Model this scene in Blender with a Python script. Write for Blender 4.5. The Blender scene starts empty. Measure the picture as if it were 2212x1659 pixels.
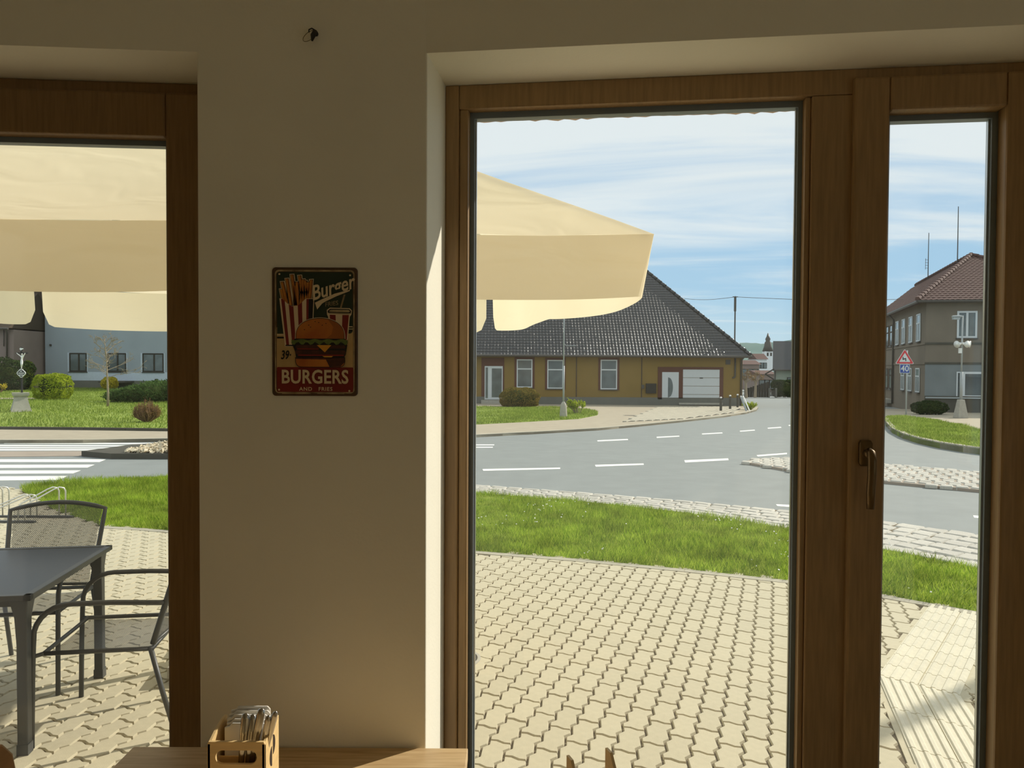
import bpy, bmesh, math, random
import numpy as np
from mathutils import Vector, Matrix, noise

random.seed(7)
rng = np.random.default_rng(7)
C = bpy.context.scene.collection
sc = bpy.context.scene
PI = math.pi
R_ = math.radians

# ------------------------------------------------------------------ camera, sky, sun, exposure
F_PX, CX, CY = 1600.0, 1106.0, 829.5
CAM_H = 1.75
PITCH, ROLL = math.atan((829.5 - 792.0) / F_PX), 0.0050
_F = Vector((0, math.cos(PITCH), -math.sin(PITCH)))
_R0 = Vector((1, 0, 0))
_U0 = _R0.cross(_F)
_R = _R0 * math.cos(ROLL) + _U0 * math.sin(ROLL)
_U = _U0 * math.cos(ROLL) - _R0 * math.sin(ROLL)
EYE = Vector((0, 0, CAM_H))
cam_d = bpy.data.cameras.new('camera')
cam_d.sensor_fit = 'HORIZONTAL'
cam_d.sensor_width = 36.0
cam_d.lens = F_PX * 36.0 / 2212.0
cam_d.clip_start, cam_d.clip_end = 0.05, 3000
cam = bpy.data.objects.new('camera', cam_d)
C.objects.link(cam)
m = Matrix((_R, _U, -_F)).transposed().to_4x4()
m.translation = EYE
cam.matrix_world = m
sc.camera = cam

SUN_AZ, SUN_EL = R_(57.0), R_(33.5)
sun_d = bpy.data.lights.new('sun', 'SUN')
sun_d.energy = 4.4
sun_d.angle = R_(0.53)
sun_d.color = (1.0, 0.93, 0.80)
sun = bpy.data.objects.new('sun', sun_d)
C.objects.link(sun)
SUN_DIR = Vector((math.sin(SUN_AZ) * math.cos(SUN_EL), math.cos(SUN_AZ) * math.cos(SUN_EL), math.sin(SUN_EL)))
sun.rotation_euler = SUN_DIR.to_track_quat('Z', 'Y').to_euler()
sun.location = SUN_DIR * 60

world = bpy.data.worlds.new('sky')
sc.world = world
world.use_nodes = True
wn, wl = world.node_tree.nodes, world.node_tree.links
wn.clear()


def wnode(t, **kw):
    n = wn.new(t)
    for k, v in kw.items():
        setattr(n, k, v)
    return n


def wmath(op, a, b=None, clamp=False):
    n = wnode('ShaderNodeMath', operation=op, use_clamp=clamp)
    for i, v in enumerate((a, b)):
        if v is None:
            continue
        if isinstance(v, (int, float)):
            n.inputs[i].default_value = v
        else:
            wl.new(v, n.inputs[i])
    return n.outputs[0]


tc = wnode('ShaderNodeTexCoord')
sep = wnode('ShaderNodeSeparateXYZ')
wl.new(tc.outputs['Generated'], sep.inputs[0])
zc = wmath('MAXIMUM', sep.outputs[2], 0.0)
ramp = wnode('ShaderNodeValToRGB')
wl.new(zc, ramp.inputs[0])
cr = ramp.color_ramp
cr.elements[0].position, cr.elements[0].color = 0.0, (0.60, 0.77, 0.82, 1)
cr.elements[1].position, cr.elements[1].color = 1.0, (0.16, 0.33, 0.66, 1)
for p_, c_ in ((0.05, (0.50, 0.71, 0.83)), (0.10, (0.40, 0.64, 0.83)), (0.16, (0.40, 0.63, 0.83)), (0.35, (0.30, 0.53, 0.80))):
    e_ = cr.elements.new(p_)
    e_.color = (*c_, 1)
# thin high cloud: a flat layer seen in perspective
den = wmath('ADD', zc, 0.06)
ux = wmath('DIVIDE', sep.outputs[0], den)
uy = wmath('DIVIDE', sep.outputs[1], den)
cmb = wnode('ShaderNodeCombineXYZ')
wl.new(ux, cmb.inputs[0])
wl.new(uy, cmb.inputs[1])
mp = wnode('ShaderNodeMapping')
mp.inputs['Scale'].default_value = (0.42, 0.95, 1)
mp.inputs['Rotation'].default_value = (0, 0, R_(10))
mp.inputs['Location'].default_value = (2.4, 0.35, 0)
wl.new(cmb.outputs[0], mp.inputs[0])
nz = wnode('ShaderNodeTexNoise')
nz.inputs['Scale'].default_value = 1.1
nz.inputs['Detail'].default_value = 8
nz.inputs['Roughness'].default_value = 0.55
nz.inputs['Distortion'].default_value = 0.6
wl.new(mp.outputs[0], nz.inputs[0])
cov = wnode('ShaderNodeMapRange', clamp=True)       # the layer thickens overhead and thins to streaks near the horizon
wl.new(zc, cov.inputs[0])
cov.inputs[1].default_value, cov.inputs[2].default_value = 0.13, 0.25
cov.inputs[3].default_value, cov.inputs[4].default_value = -0.03, 0.33
cs = wmath('ADD', nz.outputs[0], cov.outputs[0])
cl = wnode('ShaderNodeMapRange', clamp=True)
cl.interpolation_type = 'SMOOTHSTEP'
wl.new(cs, cl.inputs[0])
cl.inputs[1].default_value, cl.inputs[2].default_value = 0.46, 0.76
mixc = wnode('ShaderNodeMix', data_type='RGBA')
wl.new(cl.outputs[0], mixc.inputs['Factor'])
wl.new(ramp.outputs[0], mixc.inputs['A'])
mixc.inputs['B'].default_value = (0.80, 0.88, 0.90, 1)
bg = wnode('ShaderNodeBackground')
bg.inputs['Strength'].default_value = 1.0
wl.new(mixc.outputs['Result'], bg.inputs[0])
wo = wnode('ShaderNodeOutputWorld')
wl.new(bg.outputs[0], wo.inputs[0])

vs = sc.view_settings
vs.view_transform, vs.look = 'Standard', 'None'
vs.exposure, vs.gamma, vs.use_curve_mapping = 0.0, 1.0, False
sc.cycles.use_denoising = True
sc.cycles.max_bounces = 12
sc.cycles.diffuse_bounces = 6
sc.cycles.transparent_max_bounces = 16
sc.cycles.sample_clamp_indirect = 6.0


# ------------------------------------------------------------------ where things stand
def ray(px, py):
    return (_F + _R * ((px - CX) / F_PX) - _U * ((py - CY) / F_PX))


def at(px, py, Y):
    d = ray(px, py)
    return EYE + d * (Y / d.y)


def atz(px, py, z):
    d = ray(px, py)
    return EYE + d * ((z - CAM_H) / d.z)


def zg(x, y):
    """height of the ground: flat by the building, falling gently away to the right of it"""
    if y <= 7:
        return 0.0
    a = x / y
    k = 0.0165 * min(1.0, max(0.0, (a + 0.42) / 0.34))
    return -k * (y - 7)


def G(px, py, off=0.0):
    d = ray(px, py)
    d = d / d.y
    lo, hi = 1.0, 900.0
    for _ in range(60):
        t = 0.5 * (lo + hi)
        p = EYE + d * t
        if p.z > zg(p.x, p.y) + off:
            lo = t
        else:
            hi = t
    return EYE + d * (0.5 * (lo + hi))


def proj(p):
    v = Vector(p) - EYE
    w = v.dot(_F)
    return CX + F_PX * v.dot(_R) / w, CY - F_PX * v.dot(_U) / w


# ------------------------------------------------------------------ materials
def S(r, g, b):
    f = lambda c: (c / 255 / 12.92) if c <= 10 else ((c / 255 + 0.055) / 1.055) ** 2.4
    return (f(r), f(g), f(b))


def mat(name, col, rough=0.6, metal=0.0, var=0.12, scale=8.0, bump=0.0, bscale=40.0, spec=0.5, stretch=None, island=0.0,
        col2=None, detail=4.0, coat=0.0):
    """procedural material: base colour broken up by noise, optional per-piece variation, optional bump"""
    m = bpy.data.materials.new(name)
    m.use_nodes = True
    n, l = m.node_tree.nodes, m.node_tree.links
    b = n['Principled BSDF']
    b.inputs['Roughness'].default_value = rough
    b.inputs['Metallic'].default_value = metal
    b.inputs['Specular IOR Level'].default_value = spec
    if coat:
        b.inputs['Coat Weight'].default_value = coat
    t = n.new('ShaderNodeTexCoord')
    mpn = n.new('ShaderNodeMapping')
    if stretch:
        mpn.inputs['Scale'].default_value = stretch
    l.new(t.outputs['Object'], mpn.inputs[0])
    ns = n.new('ShaderNodeTexNoise')
    ns.inputs['Scale'].default_value = scale
    ns.inputs['Detail'].default_value = detail
    l.new(mpn.outputs[0], ns.inputs[0])
    mr = n.new('ShaderNodeMapRange')
    mr.inputs[1].default_value, mr.inputs[2].default_value = 0.3, 0.7
    l.new(ns.outputs[0], mr.inputs[0])
    mx = n.new('ShaderNodeMix')
    mx.data_type = 'RGBA'
    l.new(mr.outputs[0], mx.inputs['Factor'])
    if col2 is None:
        mx.inputs['A'].default_value = (*[c * (1 - var) for c in col], 1)
        mx.inputs['B'].default_value = (*[min(1, c * (1 + var)) for c in col], 1)
    else:
        mx.inputs['A'].default_value = (*col, 1)
        mx.inputs['B'].default_value = (*col2, 1)
    out = mx.outputs['Result']
    if island:
        oi = n.new('ShaderNodeObjectInfo')
        ge = n.new('ShaderNodeNewGeometry')
        ad = n.new('ShaderNodeMath')
        ad.operation = 'ADD'
        l.new(oi.outputs['Random'], ad.inputs[0])
        l.new(ge.outputs['Random Per Island'], ad.inputs[1])
        fr = n.new('ShaderNodeMath')
        fr.operation = 'FRACT'
        l.new(ad.outputs[0], fr.inputs[0])
        m2 = n.new('ShaderNodeMapRange')
        l.new(fr.outputs[0], m2.inputs[0])
        m2.inputs[3].default_value, m2.inputs[4].default_value = 1 - island, 1 + island
        vm = n.new('ShaderNodeVectorMath')
        vm.operation = 'SCALE'
        l.new(out, vm.inputs[0])
        l.new(m2.outputs[0], vm.inputs['Scale'])
        out = vm.outputs[0]
    l.new(out, b.inputs['Base Color'])
    if bump:
        nb = n.new('ShaderNodeTexNoise')
        nb.inputs['Scale'].default_value = bscale
        nb.inputs['Detail'].default_value = 4
        l.new(mpn.outputs[0], nb.inputs[0])
        bp = n.new('ShaderNodeBump')
        bp.inputs['Strength'].default_value = bump
        bp.inputs['Distance'].default_value = 0.01
        l.new(nb.outputs[0], bp.inputs['Height'])
        l.new(bp.outputs[0], b.inputs['Normal'])
    return m


def glass_mat(name, refl=0.6, film=0.0, tint=(1, 1, 1)):
    m = bpy.data.materials.new(name)
    m.use_nodes = True
    n, l = m.node_tree.nodes, m.node_tree.links
    n.clear()
    o = n.new('ShaderNodeOutputMaterial')
    tr = n.new('ShaderNodeBsdfTransparent')
    tr.inputs[0].default_value = (*tint, 1)
    gl = n.new('ShaderNodeBsdfGlossy')
    gl.inputs['Roughness'].default_value = 0.0
    lw = n.new('ShaderNodeLayerWeight')          # Schlick reflectance of a thin pane, the same from both faces
    pw = n.new('ShaderNodeMath')
    pw.operation = 'POWER'
    l.new(lw.outputs['Facing'], pw.inputs[0])
    pw.inputs[1].default_value = 5.0
    mu = n.new('ShaderNodeMath')
    mu.operation = 'MULTIPLY_ADD'
    l.new(pw.outputs[0], mu.inputs[0])
    mu.inputs[1].default_value = 0.96 * refl
    mu.inputs[2].default_value = 0.04 * refl
    mx = n.new('ShaderNodeMixShader')
    l.new(mu.outputs[0], mx.inputs[0])
    l.new(tr.outputs[0], mx.inputs[1])
    l.new(gl.outputs[0], mx.inputs[2])
    src = mx.outputs[0]
    if film:                                    # fine dust on the pane, a scattering film added for veiling haze
        t = n.new('ShaderNodeTexCoord')
        ns = n.new('ShaderNodeTexNoise')
        ns.inputs['Scale'].default_value = 3.0
        ns.inputs['Detail'].default_value = 6
        l.new(t.outputs['Object'], ns.inputs[0])
        mr = n.new('ShaderNodeMapRange')
        mr.inputs[1].default_value, mr.inputs[2].default_value = 0.3, 0.75
        mr.inputs[3].default_value, mr.inputs[4].default_value = film * 0.6, film * 1.4
        l.new(ns.outputs[0], mr.inputs[0])
        tl = n.new('ShaderNodeBsdfTranslucent')
        tl.inputs[0].default_value = (0.9, 0.9, 0.88, 1)
        m2 = n.new('ShaderNodeMixShader')
        l.new(mr.outputs[0], m2.inputs[0])
        l.new(src, m2.inputs[1])
        l.new(tl.outputs[0], m2.inputs[2])
        src = m2.outputs[0]
    l.new(src, o.inputs[0])
    return m


def cloth_mat(name, col, trans):
    m = bpy.data.materials.new(name)
    m.use_nodes = True
    n, l = m.node_tree.nodes, m.node_tree.links
    n.clear()
    o = n.new('ShaderNodeOutputMaterial')
    t = n.new('ShaderNodeTexCoord')
    ns = n.new('ShaderNodeTexNoise')
    ns.inputs['Scale'].default_value = 1.5
    ns.inputs['Detail'].default_value = 5
    l.new(t.outputs['Object'], ns.inputs[0])
    mx0 = n.new('ShaderNodeMix')
    mx0.data_type = 'RGBA'
    l.new(ns.outputs[0], mx0.inputs['Factor'])
    mx0.inputs['A'].default_value = (*[c * 0.95 for c in col], 1)
    mx0.inputs['B'].default_value = (*[min(1, c * 1.05) for c in col], 1)
    d = n.new('ShaderNodeBsdfDiffuse')
    tl = n.new('ShaderNodeBsdfTranslucent')
    l.new(mx0.outputs['Result'], d.inputs[0])
    l.new(mx0.outputs['Result'], tl.inputs[0])
    # warps and folds of the fabric
    mpn = n.new('ShaderNodeMapping')
    mpn.inputs['Scale'].default_value = (1.2, 1.2, 2.5)
    l.new(t.outputs['Object'], mpn.inputs[0])
    nb = n.new('ShaderNodeTexNoise')
    nb.inputs['Scale'].default_value = 2.2
    nb.inputs['Distortion'].default_value = 1.0
    l.new(mpn.outputs[0], nb.inputs[0])
    bp = n.new('ShaderNodeBump')
    bp.inputs['Strength'].default_value = 0.25
    bp.inputs['Distance'].default_value = 0.06
    l.new(nb.outputs[0], bp.inputs['Height'])
    l.new(bp.outputs[0], d.inputs['Normal'])
    mx = n.new('ShaderNodeMixShader')
    mx.inputs[0].default_value = trans
    l.new(d.outputs[0], mx.inputs[1])
    l.new(tl.outputs[0], mx.inputs[2])
    l.new(mx.outputs[0], o.inputs[0])
    return m


def leaf_mat(name, c1, c2, trans=0.35, patch=0.0, pscale=1.0):
    m = bpy.data.materials.new(name)
    m.use_nodes = True
    n, l = m.node_tree.nodes, m.node_tree.links
    n.clear()
    o = n.new('ShaderNodeOutputMaterial')
    ge = n.new('ShaderNodeNewGeometry')
    mx0 = n.new('ShaderNodeMix')
    mx0.data_type = 'RGBA'
    l.new(ge.outputs['Random Per Island'], mx0.inputs['Factor'])
    mx0.inputs['A'].default_value = (*c1, 1)
    mx0.inputs['B'].default_value = (*c2, 1)
    d = n.new('ShaderNodeBsdfDiffuse')
    tl = n.new('ShaderNodeBsdfTranslucent')
    src = mx0.outputs['Result']
    if patch:                                   # lusher and poorer spots in the sward
        t = n.new('ShaderNodeTexCoord')
        ns = n.new('ShaderNodeTexNoise')
        ns.inputs['Scale'].default_value = pscale
        ns.inputs['Detail'].default_value = 6
        ns.inputs['Roughness'].default_value = 0.7
        l.new(t.outputs['Object'], ns.inputs[0])
        mr = n.new('ShaderNodeMapRange')
        mr.inputs[1].default_value, mr.inputs[2].default_value = 0.35, 0.65
        mr.inputs[3].default_value, mr.inputs[4].default_value = 1 - patch, 1 + patch * 0.5
        l.new(ns.outputs[0], mr.inputs[0])
        vm = n.new('ShaderNodeVectorMath')
        vm.operation = 'SCALE'
        l.new(src, vm.inputs[0])
        l.new(mr.outputs[0], vm.inputs['Scale'])
        src = vm.outputs[0]
    l.new(src, d.inputs[0])
    l.new(src, tl.inputs[0])
    mx = n.new('ShaderNodeMixShader')
    mx.inputs[0].default_value = trans
    l.new(d.outputs[0], mx.inputs[1])
    l.new(tl.outputs[0], mx.inputs[2])
    l.new(mx.outputs[0], o.inputs[0])
    return m


M = {}
M['plaster'] = mat('white plaster', (0.88, 0.85, 0.72), 0.85, var=0.03, scale=3, bump=0.06, bscale=120, spec=0.2)
M['render_pink'] = mat('pinkish outside render', (0.62, 0.50, 0.42), 0.9, var=0.06, scale=20, bump=0.4, bscale=60, spec=0.2)
M['room_wall'] = mat('warm room wall', (0.74, 0.64, 0.46), 0.8, var=0.05, spec=0.2)
M['ceiling'] = mat('ceiling paint', (0.80, 0.75, 0.64), 0.9, var=0.03, spec=0.2)
M['floor_wood'] = mat('floor boards', (0.58, 0.46, 0.27), 0.5, var=0.12, scale=3, stretch=(1, 12, 1))
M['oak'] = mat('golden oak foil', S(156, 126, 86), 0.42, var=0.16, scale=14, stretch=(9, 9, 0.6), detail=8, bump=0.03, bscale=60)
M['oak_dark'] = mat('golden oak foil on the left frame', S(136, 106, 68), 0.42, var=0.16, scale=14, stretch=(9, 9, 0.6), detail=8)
M['seal'] = mat('rubber seal lightened for flare', S(118, 130, 138), 0.45, var=0.05)  # seal drawn lighter: lens flare put into its colour
M['spacer'] = mat('bright spacer bar', S(190, 195, 195), 0.3, metal=0.8, var=0.05)
M['pane'] = glass_mat('window glass', 0.55, 0.012)
M['bronze'] = mat('bronze coated metal', S(112, 92, 62), 0.35, metal=0.75, var=0.06)
M['table_oak'] = mat('light oak table top', S(212, 184, 138), 0.45, col2=S(182, 150, 106), scale=7, stretch=(1.2, 16, 1), detail=8)
M['ply'] = mat('birch plywood', S(232, 200, 142), 0.55, var=0.08, scale=10, stretch=(1, 1, 12))
M['burnt'] = mat('laser burnt mark', S(52, 36, 24), 0.8, var=0.1)
M['napkin'] = mat('white paper napkin', (0.80, 0.77, 0.70), 0.9, var=0.03, spec=0.1)
M['steel'] = mat('cutlery steel', (0.62, 0.61, 0.58), 0.22, metal=1.0, var=0.04)
M['black_metal'] = mat('black plug', S(30, 27, 20), 0.5, var=0.1)
M['wire_clear'] = mat('thin grey wire', S(120, 108, 80), 0.5, var=0.05)
M['chair_wood'] = mat('beech chair wood', S(170, 128, 78), 0.5, var=0.12, scale=6, stretch=(2, 2, 10))
# outside
M['paver'] = mat('concrete paver', S(188, 180, 154), 0.85, var=0.05, scale=30, bump=0.15, bscale=220, island=0.035, spec=0.25)
M['joint'] = mat('sandy joint', S(112, 102, 84), 0.95, var=0.25, scale=60, spec=0.1)
M['tactile'] = mat('pale tactile concrete', S(206, 200, 178), 0.85, var=0.05, scale=25, bump=0.1, bscale=200, island=0.04, spec=0.25)
M['kerb'] = mat('concrete kerb', S(172, 166, 148), 0.85, var=0.07, scale=14, bump=0.15, bscale=120, island=0.05, spec=0.25)
M['asphalt'] = mat('grey asphalt', S(132, 137, 134), 0.75, var=0.06, scale=2.5, detail=9, bump=0.35, bscale=90, spec=0.35)
M['granite'] = mat('granite sett', S(188, 184, 172), 0.75, var=0.12, scale=16, bump=0.35, bscale=60, island=0.10, spec=0.3)
M['walk'] = mat('pale pavement', S(168, 158, 138), 0.9, var=0.07, scale=3, bump=0.2, bscale=20, spec=0.2)
M['walk_red'] = mat('reddish worn asphalt', S(158, 146, 132), 0.9, var=0.06, scale=2, spec=0.2)
M['paint'] = mat('white road paint', S(232, 232, 222), 0.7, var=0.08, scale=5, spec=0.2)
M['soil'] = mat('soil under the grass', S(92, 112, 30), 0.95, col2=S(136, 150, 58), scale=2.5, detail=8, spec=0.1)
M['soil_far'] = mat('turf ground', S(112, 132, 60), 0.95, col2=S(150, 164, 84), scale=1.4, detail=8, spec=0.1)
M['grass'] = leaf_mat('grass blades', S(96, 134, 26), S(190, 206, 84), 0.45, 0.5, 2.2)
M['grass_far'] = leaf_mat('lawn blades', S(104, 130, 48), S(168, 182, 92), 0.4, 0.3, 0.8)
M['daisy'] = mat('daisy white', (0.85, 0.85, 0.80), 0.8, var=0.03)
M['anthracite'] = mat('anthracite powder coat', S(62, 64, 64), 0.42, var=0.05, spec=0.5)
M['glass_black'] = mat('dark glass table top', S(34, 35, 34), 0.32, var=0.05, spec=0.22)
M['galv'] = mat('galvanised tube', S(205, 205, 196), 0.35, metal=0.55, var=0.05)
M['canvas'] = cloth_mat('cream parasol canvas', (0.93, 0.84, 0.62), 0.45)
M['concrete'] = mat('cast concrete', S(168, 164, 152), 0.9, var=0.08, scale=9, bump=0.2, bscale=60, spec=0.2)
M['iron'] = mat('cast iron', S(92, 88, 78), 0.6, metal=0.4, var=0.1)
M['ochre'] = mat('ochre render', S(136, 112, 60), 0.9, var=0.05, scale=1.5, bump=0.1, bscale=30, spec=0.2)
M['plinth'] = mat('grey plinth render', S(112, 112, 104), 0.9, var=0.08, scale=3, spec=0.2)
M['brown_band'] = mat('brown painted surround', S(98, 66, 54), 0.85, var=0.06, spec=0.2)
M['pvc'] = mat('white window plastic', S(204, 208, 208), 0.4, var=0.02)
M['far_glass'] = mat('reflecting window glass', S(96, 104, 104), 0.12, var=0.25, scale=2.0, spec=0.6)
M['roof_black'] = mat('black glazed roof tile', S(26, 29, 31), 0.20, var=0.10, scale=12, spec=0.6)
M['roof_red'] = mat('weathered red roof tile', S(92, 68, 62), 0.8, var=0.12, scale=5, spec=0.25)
M['zinc'] = mat('dark gutter metal', S(80, 76, 70), 0.5, metal=0.3, var=0.08)
M['grey_render'] = mat('grey brown render', S(124, 115, 102), 0.92, var=0.07, scale=1.2, bump=0.15, bscale=20, spec=0.15)
M['grey_cool'] = mat('cool grey render', S(124, 130, 130), 0.92, var=0.08, scale=1.2, spec=0.15)
M['dark_base'] = mat('dark base render', S(84, 82, 74), 0.92, var=0.1, scale=3, spec=0.15)
M['blue_grey'] = mat('blue grey render', S(158, 166, 172), 0.92, var=0.04, scale=1, spec=0.15)
M['light_blue'] = mat('pale blue plinth', S(196, 206, 216), 0.92, var=0.04, spec=0.15)
M['brown_wall'] = mat('dark brown wall', S(80, 70, 60), 0.92, var=0.08, scale=2, spec=0.15)
M['pale_wall'] = mat('pale pinkish wall', S(140, 124, 116), 0.92, var=0.06, scale=1.5, spec=0.15)
M['green_wall'] = mat('pale green wall', S(150, 160, 146), 0.92, var=0.06, spec=0.15)
M['white_wall'] = mat('white tower wall', S(226, 228, 228), 0.9, var=0.04, spec=0.15)
M['dark_wood'] = mat('dark fence wood', S(58, 56, 50), 0.85, var=0.12, spec=0.2)
M['lamp_grey'] = mat('grey painted pole', S(160, 166, 166), 0.5, var=0.05)
M['white_paint'] = mat('white paint', (0.82, 0.82, 0.78), 0.5, var=0.03)
M['silver'] = mat('silver painted casting', (0.80, 0.79, 0.74), 0.4, metal=0.3, var=0.04)
M['sign_red'] = mat('sign red', S(200, 40, 50), 0.4, var=0.03)
M['sign_blue'] = mat('sign blue', S(28, 66, 150), 0.4, var=0.03)
M['sign_black'] = mat('sign black', S(20, 20, 20), 0.5, var=0.03)
M['bark'] = mat('grey bark', S(150, 138, 118), 0.9, var=0.15, scale=20, bump=0.3, bscale=30, spec=0.15)
M['twig'] = mat('dry brown twig', S(128, 100, 76), 0.9, var=0.15, spec=0.15)
M['leaf_box'] = leaf_mat('box leaves', S(86, 104, 34), S(142, 152, 58))
M['leaf_copper'] = leaf_mat('coppery box leaves', S(96, 96, 42), S(150, 128, 66))
M['leaf_lime'] = leaf_mat('lime leaves', S(126, 146, 34), S(178, 188, 62))
M['leaf_yellow'] = leaf_mat('yellow leaves', S(176, 160, 40), S(212, 196, 70))
M['leaf_juniper'] = leaf_mat('juniper needles', S(52, 74, 40), S(92, 116, 62), 0.15)
M['leaf_brown'] = leaf_mat('brown buds', S(116, 92, 62), S(150, 120, 72))
M['leaf_dark'] = leaf_mat('dark hedge leaves', S(36, 52, 28), S(62, 80, 42), 0.15)
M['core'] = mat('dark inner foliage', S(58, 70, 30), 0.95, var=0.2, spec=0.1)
M['forest'] = mat('forest on the hill', S(102, 122, 118), 0.95, col2=S(126, 144, 138), scale=0.02, detail=9, spec=0.0)
M['gravel'] = mat('pale gravel', S(206, 194, 168), 0.9, var=0.1, island=0.15, spec=0.2)
# flat print on the tin sign
M['p_frame'] = mat('print worn brown', S(70, 48, 30), 0.5, col2=S(92, 66, 42), scale=25)
M['p_cream'] = mat('print cream', S(214, 186, 128), 0.5, col2=S(186, 152, 98), scale=12)
M['p_edge'] = mat('print pale edge', S(196, 176, 132), 0.5, col2=S(112, 88, 58), scale=30)
M['p_green'] = mat('print dark green', S(34, 50, 34), 0.5, var=0.1)
M['p_red'] = mat('print dark red', S(128, 34, 26), 0.5, var=0.12)
M['p_white'] = mat('print off white', S(226, 206, 168), 0.5, var=0.05)
M['p_black'] = mat('print black', S(22, 18, 12), 0.5, var=0.1)
M['p_fry'] = mat('print golden', S(206, 140, 52), 0.5, col2=S(170, 102, 36), scale=60)
M['p_fry2'] = mat('print deep golden', S(160, 92, 34), 0.5, var=0.1)
M['p_bun'] = mat('print bun', S(206, 130, 48), 0.5, col2=S(166, 82, 30), scale=14)
M['p_meat'] = mat('print meat', S(82, 40, 24), 0.5, col2=S(54, 26, 16), scale=60)
M['p_leaf'] = mat('print lettuce', S(112, 128, 58), 0.5, col2=S(74, 92, 44), scale=70)
M['p_cheese'] = mat('print cheese', S(222, 156, 48), 0.5, var=0.06)


# ------------------------------------------------------------------ mesh helpers
def tag(o, label=None, cat=None, group=None, kind=None):
    if label:
        o['label'] = label
    if cat:
        o['category'] = cat
    if group:
        o['group'] = group
    if kind:
        o['kind'] = kind
    return o


def empty(name, loc=(0, 0, 0), rz=0.0, label=None, cat=None, group=None, kind=None):
    o = bpy.data.objects.new(name, None)
    C.objects.link(o)
    o.location = loc
    o.rotation_euler = (0, 0, rz)
    o.empty_display_size = 0.1
    return tag(o, label, cat, group, kind)


def link(name, me, parent=None, label=None):
    o = bpy.data.objects.new(name, me)
    C.objects.link(o)
    if parent is not None:
        o.parent = parent
    if label:
        o['label'] = label
    return o


def copy_tree(o, parent=None):
    c = o.copy()
    C.objects.link(c)
    if parent is not None:
        c.parent = parent
    for ch in list(o.children):
        copy_tree(ch, c)
    return c


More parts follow.
